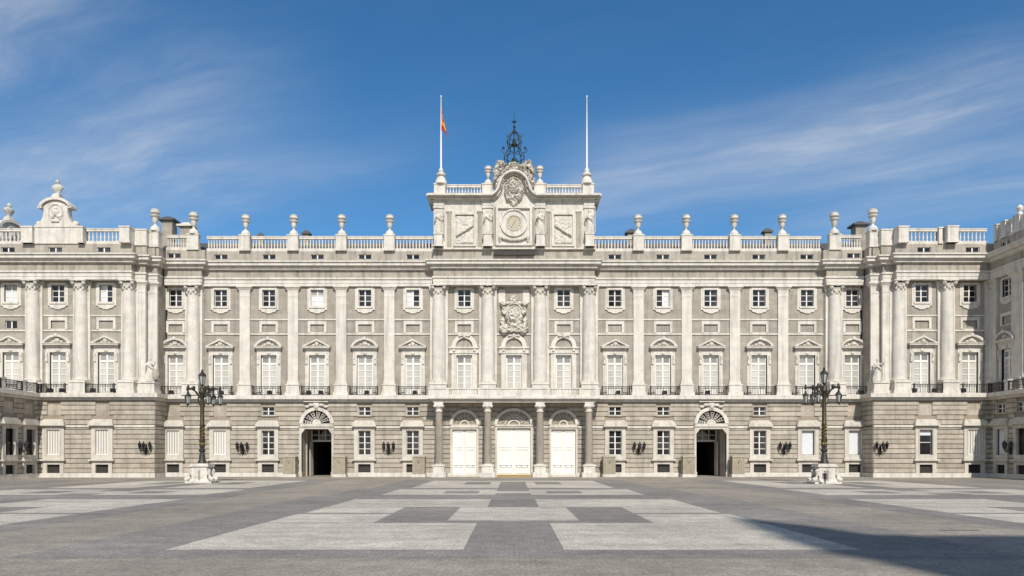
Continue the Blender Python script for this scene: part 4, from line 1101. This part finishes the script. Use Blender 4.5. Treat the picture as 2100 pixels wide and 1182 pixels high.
# upper storeys of the right wing
TL = 8.7; uh = []
for i, c in enumerate([2.9]):
    uh += [piano_window(rw, c, .7, 'seg'), mezz_window(rw, c, .7, 'dark'), blind_panel(rw, c, .7)]
obj('wall', wall_boxes(MB(), 0, TL, 12.38, 29.06, .7, 1.2, uh).mesh('wall', 'wall'), rw)
obj('building_core', MB().box(0.6, TL - .02, 1.2, 9, 12.35, 34.4).mesh('building_core', 'wall'), rw)
for c, hw in ((.35, .55), (5.45, 1.2)): pilaster(rw, c, .34, hw)
entablature(rw, .3, TL, -.10, 1.2, 0, 1, -.03)
attic(rw, .2, TL, .42, 1.5, [2.9])
for c, hw in ((.9, .35), (2.6, .5), (5.5, .6), (8.1, .6)): pier(rw, c, .75, hw, .5)
balustrade(rw, 1.4, 2.0, .75, 1); balustrade(rw, 3.2, 5.0, .75, 3)
strip('parapet', rw, 6.1, 7.5, .45, 1.05, 34.5, 36.75)
obj('finial', MB().lathe(5.5, .75, [(.45, 36.96), (.3, 37.2), (.2, 37.35), (.42, 37.6), (.46, 37.9), (.25, 38.2), (.02, 38.35)], 12).mesh('finial', 'white', True), rw)
crest('roof_crest', 'stone crest seen edge-on at the far left edge of the roof', (-77.6, .5, 34.9), R(76))

# flush the rusticated courses: the 300 longest as single stones, the rest joined
COURSES.sort(key=lambda c: -c[0])
n_pal = 0; rest = {}
for (wd, par, x0, x1, yf, a, b) in COURSES:
    root = par.parent
    if root is palace:
        n_pal += 1
        if n_pal > 262:
            rest.setdefault(par.name, (par, MB())); stone_mesh(x0, x1, yf, a, b, rest[par.name][1]); continue
    obj('stone_course', stone_mesh(x0, x1, yf, a, b).mesh('stone_course', 'course'), par)
for par, mb in rest.values(): obj('stone_courses', mb.mesh('stone_courses', 'course'), par, kind='stuff')

# ================================================================= THINGS ON AND BEFORE THE PALACE
# urns
def urn_mesh():
    return MB().lathe(0, 0, [(.92, 0), (.90, .18), (.84, .40), (.62, .68), (.34, .82), (.22, .92), (.20, 1.10), (.30, 1.20), (.44, 1.36), (.50, 1.70), (.54, 1.98), (.80, 2.16), (.86, 2.28), (.84, 2.36), (.46, 2.44), (.46, 2.58), (.80, 2.66), (.86, 2.78), (.78, 3.02), (.84, 3.12), (.70, 3.22), (.3, 3.34), (0.02, 3.36)], 18).mesh('stone_urn', 'white', True)
um = urn_mesh()
def urn(x, y, z, label, sc_=1.0):
    o = obj('stone_urn', um, None, (x, y, z)); o.scale = (sc_ * .76, sc_ * .76, sc_ * .95); tagm(o, label, 'urn', 'stone urns along the roof balustrade'); return o
num = ['first', 'second', 'third', 'fourth']
for s, sd in ((-1, 'left'), (1, 'right')):
    for k, px in enumerate(PM): urn(s * px, .2, 36.96, 'pale stone urn on the roof balustrade, %s to the %s of the clock storey' % (num[k], sd))
    urn(s * XS, -.45, 36.96, 'pale stone urn on the roof above the end column just inside the %s pavilion' % sd, 1.06)
    urn(s * 53.95, -2.0, 36.96, 'pale stone urn on the inner corner of the %s pavilion roof' % sd, 1.06)
    urn(s * 3.95, -.3, 44.62, 'small stone urn on the clock storey just %s of the crowning carving' % sd, .88)
# flagpoles and flag
for s, sd in ((-1, 'left'), (1, 'right')):
    t = thing('flagpole', 'tall thin white flagpole on the %s end of the clock storey%s' % (sd, ', flag hanging' if s < 0 else ', bare'), 'flagpole', (s * 11.13, -.3, 44.62), 0, 'flagpoles on the clock storey')
    obj('pole', cached('fpole', lambda: MB().lathe(0, 0, [(.15, 2.3), (.12, 7), (.07, 13.3), (.11, 13.35), (.11, 13.5), (.02, 13.6)], 10).mesh('pole', 'paint', True)), t)
    obj('pedestal', cached('fped', lambda: MB().lathe(0, 0, [(.95, 0), (.85, .5), (.62, .95), (.5, 1.1), (.75, 1.3), (.78, 1.5), (.45, 1.75), (.35, 1.85), (.42, 2.0), (.3, 2.3), (.18, 2.5)], 14).mesh('pedestal', 'white', True)), t)
mb = MB(); nu, nv = 12, 14; vs = []; fs = []
for j in range(nv + 1):
    v = j / nv
    for i in range(nu + 1):
        u = i / nu
        x = .16 + .62 * u * (.35 + .65 * v) + .10 * math.sin(u * 9 + v * 3); y = .24 * math.sin(u * 11 + v * 2.5) * (.3 + v)
        vs.append(((x - .16) * (1.1 + .75 * v) + .05 - .1 * (1 - v) * u, y, -v * 3.2 * (1 - .08 * u) - u * 2.1))
mb.v = vs
for j in range(nv):
    for i in range(nu):
        k = j * (nu + 1) + i; mb.f.append((k, k + 1, k + nu + 2, k + nu + 1)); mb.m.append(1 if .22 <= (j + .5) / nv <= .68 else 0)
fl = obj('flag', mb.mesh('flag', ['red', 'yellow'], True), None, (-11.13, -.3, wz(220, 0))); tagm(fl, 'red and yellow flag hanging limp from the left flagpole', 'flag')
# bell cage
t = thing('bell_cage', 'dark iron bell cage with scrolls and thin spire above the clock', 'bell cage', (0.05, .1, 47.35))
mb = MB()
prof = [(.95, 0), (1.32, .5), (1.55, 1.2), (1.52, 1.8), (1.25, 2.4), (.85, 2.75), (.78, 2.9), (.98, 3.3), (1.12, 3.9), (1.04, 4.5), (.75, 5.05), (.35, 5.35), (.12, 5.6), (.08, 5.9)]
for k in range(8):
    a = R(45 * k); obj('rib', MB().tube([(r * math.cos(a), r * math.sin(a), z) for r, z in prof], .068, 5).mesh('rib', 'bronze'), t)
for r, z in ((1.52, 1.5), (1.0, 2.75), (1.05, 3.9), (1.25, .1)): mb.tube([(r * math.cos(R(18 * k)), r * math.sin(R(18 * k)), z) for k in range(21)], .05, 5)
obj('ring', mb.mesh('ring', 'bronze'), t)
for k in range(4):
    a = R(90 * k); c, s_ = math.cos(a), math.sin(a); mb = MB()
    mb.tube([(r * c, r * s_, z) for r, z in ((1.3, 2.2), (1.7, 2.3), (1.95, 2.6), (1.85, 2.95), (1.6, 2.95), (1.55, 2.7))], .07, 5); mb.blob(1.65 * c, 1.65 * s_, 3.05, .18, .18, .22, 6, 4)
    obj('scroll', mb.mesh('scroll', 'bronze'), t)
    obj('upper_scroll', MB().tube([(r * c, r * s_, z) for r, z in ((.9, 4.7), (1.25, 4.8), (1.2, 5.1))], .05, 5).mesh('upper_scroll', 'bronze'), t)
for z, r in ((.55, .78), (3.35, .55)):
    obj('bell', MB().lathe(0, 0, [(r, z), (r * .9, z + .1), (r * .62, z + .45), (r * .5, z + .75), (r * .2, z + .9)], 14).mesh('bell', 'bronze', True), t)
obj('spire', MB().lathe(0, 0, [(.10, 0), (.10, 5.4), (.2, 5.6), (.08, 5.8), (.08, 6.0), (.24, 6.2), (.1, 6.4), (.05, 6.8), (.18, 6.95), (.05, 7.1), (.035, 8.0), (.01, 9.0)], 8).mesh('spire', 'bronze', True), t)
mb = MB()
for k in range(4): mb.blob(.28 * math.cos(R(90 * k)), .28 * math.sin(R(90 * k)), 7.0, .16, .16, .1, 6, 4)
mb.blob(0, 0, 5.6, .26, .26, .3, 7, 4); obj('finial', mb.mesh('finial', 'gilt'), t)

# ---------------------------------------------------------------- figures
def skin_body(name, joints, edges, radii, mats, face_mat=None, levels=1):
    me = bpy.data.meshes.new(name); me.from_pydata(joints, edges, [])
    o = bpy.data.objects.new(name, me); COL.objects.link(o)
    sk = o.modifiers.new('skin', 'SKIN'); sk.use_smooth_shade = True
    for i, r in enumerate(radii):
        me.skin_vertices[0].data[i].radius = (r, r) if not isinstance(r, tuple) else r
    me.skin_vertices[0].data[0].use_root = True
    sb = o.modifiers.new('sub', 'SUBSURF'); sb.levels = levels; sb.render_levels = levels
    dg = bpy.context.evaluated_depsgraph_get(); ev = o.evaluated_get(dg)
    m2 = bpy.data.meshes.new_from_object(ev); m2.name = name
    bpy.data.objects.remove(o, do_unlink=True)
    m2.materials.clear()
    for m in mats: m2.materials.append(M[m])
    for p in m2.polygons:
        p.material_index = face_mat(p.center) if face_mat else 0; p.use_smooth = True
    return m2
def human(h, arms_pose, stance=.09):
    """joint chain for a standing body of height h; arms_pose: (elbow, wrist, hand) for left and right"""
    k = h / 1.75
    J = [(0, 0, .95), (0, .01, 1.12), (0, 0, 1.34), (0, 0, 1.46), (0, -.01, 1.54), (0, -.02, 1.63), (0, -.02, 1.72)]
    Rr = [(.15, .11), (.135, .10), (.17, .11), (.075, .07), (.055, .055), (.085, .10), (.06, .07)]
    E = [(0, 1), (1, 2), (2, 3), (3, 4), (4, 5), (5, 6)]
    for s in (-1, 1):
        b = len(J); J += [(s * .095, 0, .86), (s * stance, -.02, .48), (s * (stance + .01), .02, .10), (s * (stance + .03), -.12, .04)]; Rr += [.10, .065, .042, .04]
        E += [(0, b), (b, b + 1), (b + 1, b + 2), (b + 2, b + 3)]
        b = len(J); el, wr, hd = arms_pose[0 if s < 0 else 1]
        J += [(s * .20, 0, 1.40), el, wr, hd]; Rr += [.062, .045, .033, .036]
        E += [(2, b), (b, b + 1), (b + 1, b + 2), (b + 2, b + 3)]
    J = [tuple(c * k for c in p) for p in J]; Rr = [tuple(c * k for c in r) if isinstance(r, tuple) else r * k for r in Rr]
    return J, E, Rr
relaxed = (((-.26, .02, 1.12), (-.25, -.06, .86), (-.24, -.08, .76)), ((.26, .02, 1.12), (.25, -.06, .86), (.24, -.08, .76)))
raised = (((-.30, -.04, 1.15), (-.22, -.24, 1.10), (-.16, -.30, 1.12)), ((.34, -.05, 1.22), (.40, -.2, 1.42), (.42, -.24, 1.52)))
J, E, Rr = human(1.75, raised)
stat_me = skin_body('figure', J, E, Rr, ['carved'])
def drape(mb, k):
    n = 11
    pr = [(.30, .05), (.31, .35), (.26, .7), (.21, .98), (.2, 1.12)]
    vs = []; fs = []
    for r, z in pr:
        for i in range(n):
            a = 2 * math.pi * i / n; q = 1 + .16 * math.sin(a * 4 + z * 3)
            vs.append((r * q * math.cos(a) * k, r * q * math.sin(a) * .75 * k + .04, z * k))
    for j in range(len(pr) - 1):
        for i in range(n): i2 = (i + 1) % n; fs.append((j * n + i, j * n + i2, (j + 1) * n + i2, (j + 1) * n + i))
    fs.append(tuple(range(n - 1, -1, -1))); fs.append(tuple((len(pr) - 1) * n + i for i in range(n)))
    mb.add(vs, fs)
    mb.tube([(-.24 * k, .08 * k, 1.36 * k), (-.05 * k, -.16 * k, 1.2 * k), (.2 * k, -.1 * k, 1.0 * k), (.24 * k, .05 * k, .7 * k)], [.07 * k, .09 * k, .09 * k, .06 * k], 6)
    return mb
dr_me = drape(MB(), 1.0).mesh('drapery', 'carved', True)
hair_me = MB().blob(0, .01, 1.69, .105, .115, .10, 9, 6, .04).mesh('hair', 'carved', True)
def statue(label, loc, rz, h, extra=None, group=None):
    t = thing('statue', label, 'statue', loc, rz, group); k = h / 1.75
    for n_, me in (('figure', stat_me), ('drapery', dr_me), ('hair', hair_me)):
        o = obj(n_, me, t); o.scale = (k, k, k)
    if extra == 'shield':
        mb = MB(); mb.blob(.42 * k, -.12 * k, .55 * k, .26 * k, .09 * k, .42 * k, 12, 6); mb.lathe(.05 * k, .3 * k, [(.2 * k, 0), (.3 * k, .3 * k), (.26 * k, .7 * k), (.1 * k, 1.0 * k)], 9); obj('shield', mb.mesh('shield', 'frieze', True), t)
    if extra == 'staff':
        obj('staff', MB().tube([(.45 * k, -.28 * k, 0), (.42 * k, -.24 * k, 1.95 * k)], .025 * k, 6).mesh('staff', 'carved'), t)
    return t
for x, z, tilt in FIG_SLOTS:
    f = obj('carved_figure', stat_me, P, (x, YT - .35, z)); f.scale = (1.75, 1.75, 1.75); f.rotation_euler = (R(6), R(tilt), R(10 if x < 0 else -10))
    d = obj('drapery', dr_me, f, (x, YT - .35, z))
# pedestals belong to the building, the figures stand on them
for s, sd in ((-1, 'left'), (1, 'right')):
    mb = MB(); x = s * 53.9
    mb.box(x - 1.0, x + 1.0, YW - .2, YW + 1.4, 12.9, 13.9); mb.box(x - 1.12, x + 1.12, YW - .35, YW + 1.4, 13.9, 14.1); mb.box(x - 1.12, x + 1.12, YW - .3, YW + 1.4, 12.4, 12.9)
    obj('statue_pedestal', mb.mesh('statue_pedestal', 'white'), P)
statue('weathered stone statue with shield on the corner pedestal of the left pavilion', (-53.85, YW + .5, 14.1), R(12), 3.55, 'shield')
statue('pale stone statue on the corner pedestal of the right pavilion', (53.75, YW + .5, 14.1), R(-14), 3.4, 'staff')
for x, lab in ((-11.4, 'stone statue at the left end of the clock storey, below the left flagpole'), (-3.98, 'stone statue on a pedestal immediately left of the clock'), (3.98, 'stone statue on a pedestal immediately right of the clock'), (11.4, 'stone statue at the right end of the clock storey, below the right flagpole')):
    statue(lab, (x, YT - .7, 36.75), R(8 if x < 0 else -8), 3.5, 'staff', 'statues on the clock storey')

# ---------------------------------------------------------------- lantern builder
def lantern(mb_frame, mb_glass, x, y, z, k=1.0):
    """hexagonal lantern: z is its bottom tip"""
    mb_glass.lathe(x, y, [(.13 * k, z + .22 * k), (.24 * k, z + .85 * k)], 6)
    mb_frame.lathe(x, y, [(.02, z), (.07 * k, z + .1 * k), (.15 * k, z + .18 * k), (.15 * k, z + .22 * k)], 6)
    mb_frame.lathe(x, y, [(.30 * k, z + .85 * k), (.30 * k, z + .90 * k), (.16 * k, z + 1.08 * k), (.08 * k, z + 1.14 * k), (.1 * k, z + 1.24 * k), (.02 * k, z + 1.34 * k)], 6)
    for i in range(6):
        a = R(60 * i); c, s_ = math.cos(a), math.sin(a)
        mb_frame.tube([(x + .14 * k * c, y + .14 * k * s_, z + .2 * k), (x + .26 * k * c, y + .26 * k * s_, z + .88 * k)], .022 * k, 4)
# wall lanterns
def make_wall_lantern(label):
    t = thing('wall_lantern', label, 'wall lantern', (0, 0, 0), 0, 'three-armed wall lanterns on the ground floor')
    mb = MB(); mb.tube([(0, -.05, -.85), (0, -.25, -.6), (0, -.3, -.2), (0, -.2, .25)], .07, 6); mb.box(-.14, .14, -.08, 0, -.95, .5)
    for q in (-1, 1): mb.tube([(0, -.28, -.5), (q * .3, -.5, -.62), (q * .62, -.55, -.45), (q * .72, -.55, -.2)], .05, 6); mb.blob(q * .35, -.4, -.35, .12, .1, .14, 6, 4)
    mb.tube([(0, -.28, -.5), (0, -.75, -.6), (0, -.9, -.3)], .05, 6)
    obj('bracket', mb.mesh('bracket', 'iron'), t)
    for (x, y, z, k) in ((-.74, -.55, -.25, .95), (.74, -.55, -.25, .95), (0, -.9, -.35, 1.0)):
        f, g = MB(), MB(); lantern(f, g, x, y, z, k)
        fo = obj('lantern', f.mesh('lantern', 'iron'), t); obj('lantern_glass', g.mesh('lantern_glass', 'glass'), fo)
    return t
wl = make_wall_lantern('dark three-armed wall lantern nearest the portico on its left side')
wl.location = (-19.05, YM, 4.35)
for x, y, rz, lab in ((19.05, YM, 0, 'dark three-armed wall lantern nearest the portico on its right side'),
                  (-41.3, YM, 0, 'dark three-armed wall lantern right beside the left street lamp'),
                  (41.2, YM, 0, 'dark three-armed wall lantern left of the right street lamp'),
                  (-54.1, YW, 0, 'dark three-armed wall lantern on the corner of the left pavilion'),
                  (53.9, YW, 0, 'dark three-armed wall lantern on the corner of the right pavilion'),
                  (-70.0, YW - 4.2, R(90), 'dark wall lantern on the shaded low wing at the far left'),
                  (70.0, YW - 4.8, R(-90), 'dark wall lantern on the shaded tall wing at the far right')):
    dup_tree(wl, (x, y, 4.35), rz, lab)

# ---------------------------------------------------------------- street lamps
def make_street_lamp(label):
    t = thing('street_lamp', label, 'street lamp', (0, 0, 0), 0, 'great candelabra lamps on the square')
    mb = MB(); mb.box(-1.55, 1.55, -1.2, 1.2, 0, .22); mb.taper(0, 0, .22, .5, 1.2, 1.0, 1.0, .9); mb.box(-.92, .92, -.85, .85, .5, 1.95); mb.box(-1.12, 1.12, -1.0, 1.0, 1.95, 2.15); mb.box(-1.02, 1.02, -.92, .92, 2.15, 2.32)
    mb.prism([(-.55, .7), (.55, .7), (.55, 1.75), (-.55, 1.75)], -.9, -.84)
    obj('pedestal', mb.mesh('pedestal', 'carved'), t)
    for yy in (-.62, .62):
        for q in (-1, 1):
            mb = MB(); mb.tube([(q * .92, yy, 1.8), (q * 1.12, yy - .12, 1.45), (q * 1.06, yy - .1, 1.0), (q * 1.3, yy - .2, .62), (q * 1.58, yy - .25, .42), (q * 1.62, yy - .25, .2)], [.2, .25, .2, .25, .27, .2], 8); mb.blob(q * 1.5, yy - .2, .44, .28, .34, .3, 8, 5)
            obj('scroll', mb.mesh('scroll', 'carved', True), t)
    obj('shade_strip', MB().box(-.1, .1, -.96, -.9, .35, 1.5).mesh('shade_strip', 'frieze'), t)  # greyer strip standing in for the shadow gap between the scrolls
    obj('post', MB().lathe(0, 0, [(.52, 2.32), (.50, 2.5), (.36, 2.75), (.32, 3.3), (.24, 3.6), (.36, 3.75), (.38, 3.95), (.24, 4.1), (.3, 4.3), (.36, 4.6), (.26, 4.8)], 14).mesh('post', 'lamp_iron', True), t)
    sh = MB().lathe(0, 0, [(.30, 4.8), (.36, 5.0), (.28, 5.3), (.27, 6.8), (.32, 6.9), (.25, 7.0), (.22, 10.1), (.34, 10.2), (.22, 10.35), (.36, 10.6), (.4, 10.8), (.24, 11.1), (.2, 11.4)], 14).mesh('shaft', 'gilt', True)
    sh_o = obj('shaft', sh, t)
    mb = MB()
    for q in range(3): mb.tube([(.29 * math.cos(R(30 * k + 120 * q)), .29 * math.sin(R(30 * k + 120 * q)), 5.4 + .1 * k) for k in range(15)], .045, 5)
    for k in range(8): mb.blob(.3 * math.cos(R(45 * k)), .3 * math.sin(R(45 * k)), 4.65, .1, .1, .2, 6, 4)
    obj('shaft_ornament', mb.mesh('shaft_ornament', 'gold'), sh_o)
    for i, (dx_, dy_) in enumerate(((-1.0, .25), (-.78, -.75), (.78, -.75), (1.0, .25), (-.5, .9), (.5, .9))):
        L_ = 2.02 if abs(dx_) == 1.0 else 1.62; n_ = math.hypot(dx_, dy_); ux, uy_ = dx_ / n_, dy_ / n_
        mb = MB(); mb.tube([(ux * r, uy_ * r, z) for r, z in ((.2, 10.3), (.5, 10.4), (.8, 10.85), (L_ * .72, 11.2), (L_ * .95, 11.15), (L_, 10.85))], [.11, .10, .09, .08, .075, .06], 6)
        mb.blob(ux * L_ * .6, uy_ * L_ * .6, 11.25, .2, .2, .26, 6, 4); mb.tube([(ux * r, uy_ * r, z) for r, z in ((L_ * .5, 10.9), (L_ * .6, 11.35), (L_ * .8, 11.3), (L_ * .78, 11.05))], .04, 5); mb.blob(ux * L_, uy_ * L_, 11.25, .16, .16, .34, 6, 4)
        arm = obj('arm', mb.mesh('arm', 'lamp_iron'), t)
        f, g = MB(), MB(); lantern(f, g, ux * L_, uy_ * L_, 9.15, 1.28)
        obj('lantern_frame', f.mesh('lantern_frame', 'lamp_iron'), arm); obj('lantern_glass', g.mesh('lantern_glass', 'lampglass'), arm)
    f, g = MB(), MB(); lantern(f, g, 0, 0, 11.35, 1.62)
    fo = obj('top_lantern', f.mesh('top_lantern', 'lamp_iron'), t); obj('lantern_glass', g.mesh('lantern_glass', 'lampglass'), fo)
    return t
sl = make_street_lamp('ornate many-armed street lamp on stone pedestal in the left part of the square')
gx, gy = gp(413.5, 991.5); sl.location = (gx - .45, gy + 1.25, 0)
gx2, gy2 = gp(1690.5, 993.0); dup_tree(sl, (gx2 + .5, gy2 + 1.25, 0), 0, 'ornate many-armed street lamp on stone pedestal in the right part of the square')

# ---------------------------------------------------------------- sentry boxes
def make_box(label):
    t = thing('sentry_box', label, 'sentry box', (0, 0, 0), 0, 'beige sentry boxes along the palace foot')
    mb = MB(); mb.box(-.92, .92, -.65, .75, .42, 2.92); mb.box(-1.0, 1.0, -.74, .82, 2.92, 3.06)
    for q in (-1, 1): mb.box(q * .92, q * .72, -.70, -.65, .42, 2.92)
    obj('body', mb.mesh('body', 'boxstone'), t)
    obj('base', MB().box(-1.04, 1.04, -.8, .9, 0, .42).mesh('base', 'white'), t)
    obj('roof', MB().taper(0, .04, 3.06, 3.22, .96, .74, .8, .6).mesh('roof', 'boxstone'), t)
    mb = MB(); mb.band(arc(0, 2.05, .56, .56, n=12), arc(0, 2.05, .46, .46, n=12), -.72, -.65)
    for q in (-1, 1): mb.box(q * .46, q * .56, -.72, -.65, .55, 2.05)
    for k in range(3): mb.box(-.3 + k * .27, -.24 + k * .27, -.69, -.65, .55, 1.9)
    obj('front_panel', mb.mesh('front_panel', 'boxstone'), t)
    obj('spy_hole', MB().prism([(0, 2.0), (.09, 2.15), (0, 2.3), (-.09, 2.15)], -.675, -.64).mesh('spy_hole', 'dark'), t)
    return t
sb = None
for x, lab in ((-14.3, 'beige sentry box with pale base just left of the portico'), (14.3, 'beige sentry box with pale base just right of the portico'),
               (-26.25, 'beige sentry box to the right of the open left archway'), (-33.7, 'beige sentry box to the left of the open left archway'),
               (26.25, 'beige sentry box to the left of the open right archway'), (33.65, 'beige sentry box to the right of the open right archway')):
    if sb is None: sb = make_box(lab); sb.location = (x, -1.75, 0)
    else: dup_tree(sb, (x, -1.75, 0), 0, lab)

# ---------------------------------------------------------------- floodlights on the balconies
def make_flood(label):
    t = thing('floodlight', label, 'floodlight', (0, 0, 0), 0, 'dark floodlights on the first-floor balconies')
    mb = MB(); mb.box(-.30, .30, -.18, .16, .16, .66); mb.box(-.34, .34, -.26, -.18, .12, .70); obj('housing', mb.mesh('housing', 'iron'), t)
    mb = MB()
    for q in (-1, 1): mb.box(q * .34, q * .38, -.05, .05, 0, .45)
    mb.box(-.38, .38, -.05, .05, 0, .05); obj('bracket', mb.mesh('bracket', 'iron'), t)
    return t
fls = [(wx(556), YM, 'second balcony left of the left archway'), (wx(636), YM, 'balcony over the left archway, left one of two'), (wx(661), YM, 'balcony over the left archway, right one of two'),
       (wx(754), YM, 'second balcony left of the portico'), (wx(852), YM, 'balcony next to the portico on its left'), (wx(457), YM, 'balcony beside the left street lamp'),
       (wx(1266), YM, 'balcony next to the portico on its right'), (wx(1361), YM, 'second balcony right of the portico'), (wx(1448), YM, 'balcony over the right archway'),
       (wx(107, -4.4), YW, 'outer balcony of the left pavilion, left one of two'), (wx(131, -4.4), YW, 'outer balcony of the left pavilion, right one of two'), (wx(194, -4.4), YW, 'inner balcony of the left pavilion, left one of two'), (wx(235, -4.4), YW, 'inner balcony of the left pavilion, right one of two'),
       (wx(1871, -4.4), YW, 'inner balcony of the right pavilion, left one of two'), (wx(1913, -4.4), YW, 'inner balcony of the right pavilion, right one of two'), (wx(1971, -4.4), YW, 'outer balcony of the right pavilion'), (wx(1757), YS, 'balcony just inside the right pavilion'), (wx(360), YS, 'balcony just inside the left pavilion')]
f0 = None
for x, y, where in fls:
    lab = 'dark floodlight on the ' + where
    if f0 is None: f0 = make_flood(lab); f0.location = (x, y - .38, 12.39)
    else: dup_tree(f0, (x, y - .38, 12.39), 0, lab)

# ---------------------------------------------------------------- the visitor by the right lamp
J, E, Rr = human(1.5, relaxed, .07)
def fm(c):
    z = c.z / (1.5 / 1.75)
    return 2 if z > 1.5 else (1 if z < .88 and abs(c.x) < .2 else (2 if abs(c.x) > .17 and z < .84 else 0))
pm_ = skin_body('body', J, E, Rr, ['cloth', 'trouser', 'skin'], fm)
gx, gy = gp(1691.5, 993.6)
pt = thing('person', 'person in dark coat standing in front of the right street lamp pedestal', 'person', (gx, gy, 0), R(170))
obj('body', pm_, pt)
k = 1.5 / 1.75
obj('hair', MB().blob(0, .015 * k, 1.68 * k, .10 * k, .115 * k, .10 * k, 10, 6).mesh('hair', 'hair', True), pt)
obj('coat', MB().lathe(0, 0, [(.19 * k, .78 * k), (.18 * k, .95 * k), (.15 * k, 1.12 * k), (.19 * k, 1.3 * k), (.17 * k, 1.42 * k), (.08 * k, 1.48 * k)], 12, 0, .72).mesh('coat', 'cloth', True), pt)

# ---------------------------------------------------------------- drain slots in the paving
for px, py, ln, rz, lab in ((1968, 1088, .9, 0, 'narrow dark drain slot in the paving at the right, outside the shadow'),):
    x, y = gp(px, py); o = obj('drain_slot', MB().box(-ln, ln, -.04, .04, .0125, .017).box(-ln, ln, -.06, -.04, .0125, .022).mesh('drain_slot', 'grille'), None, (x, y, 0)); o.rotation_euler = (0, 0, R(rz)); tagm(o, lab, 'drain')

# ---------------------------------------------------------------- the church tower behind the camera that shades the near paving
def church():
    k = math.tan(SUN_EL) / math.cos(SUN_AZ)
    yt = -D - 55.0; tipx, tipy = 11.4, 41.3 - D
    xt = tipx + (tipy - yt) * math.tan(SUN_AZ); H = (tipy - yt) * k
    t = thing('church_tower', 'tall stone church tower with slate spire behind the square', 'church tower', (xt, yt, 0))
    zb = H - 12.6 * k
    obj('spire', MB().lathe(0, 0, [(2.5, zb), (2.2, zb + 1.2), (1.9, zb + 3.0), (1.75, zb + 5.0), (1.1, zb + 6.6), (.75, zb + 8.2), (.4, H - 2.0), (.05, H)], 12).mesh('spire', 'slate'), t)
    mb = MB(); mb.box(-2.5, 2.5, -2.5, 2.5, 0, zb - .8); mb.box(-2.8, 2.8, -2.8, 2.8, zb - .8, zb)
    obj('shaft', mb.mesh('shaft', 'white'), t)
    zr = H - 15.6 * k
    mb = MB(); mb.box(2.5, 30, -8, 8, 0, zr - 2.2); mb.prism([(2.5, zr - 2.2), (30, zr - 2.2), (30, zr - .6), (12, zr - .3), (6, zr), (4.2, zr + 1.0), (2.5, zr + 2.2)], -3, 3)
    obj('nave', mb.mesh('nave', 'white'), t)
    for q in (-1, 1): obj('belfry_opening', MB().box(q * 1.1 - .6, q * 1.1 + .6, 2.49, 2.55, zb - 9, zb - 3).mesh('belfry_opening', 'dark'), t)
    return t
church()
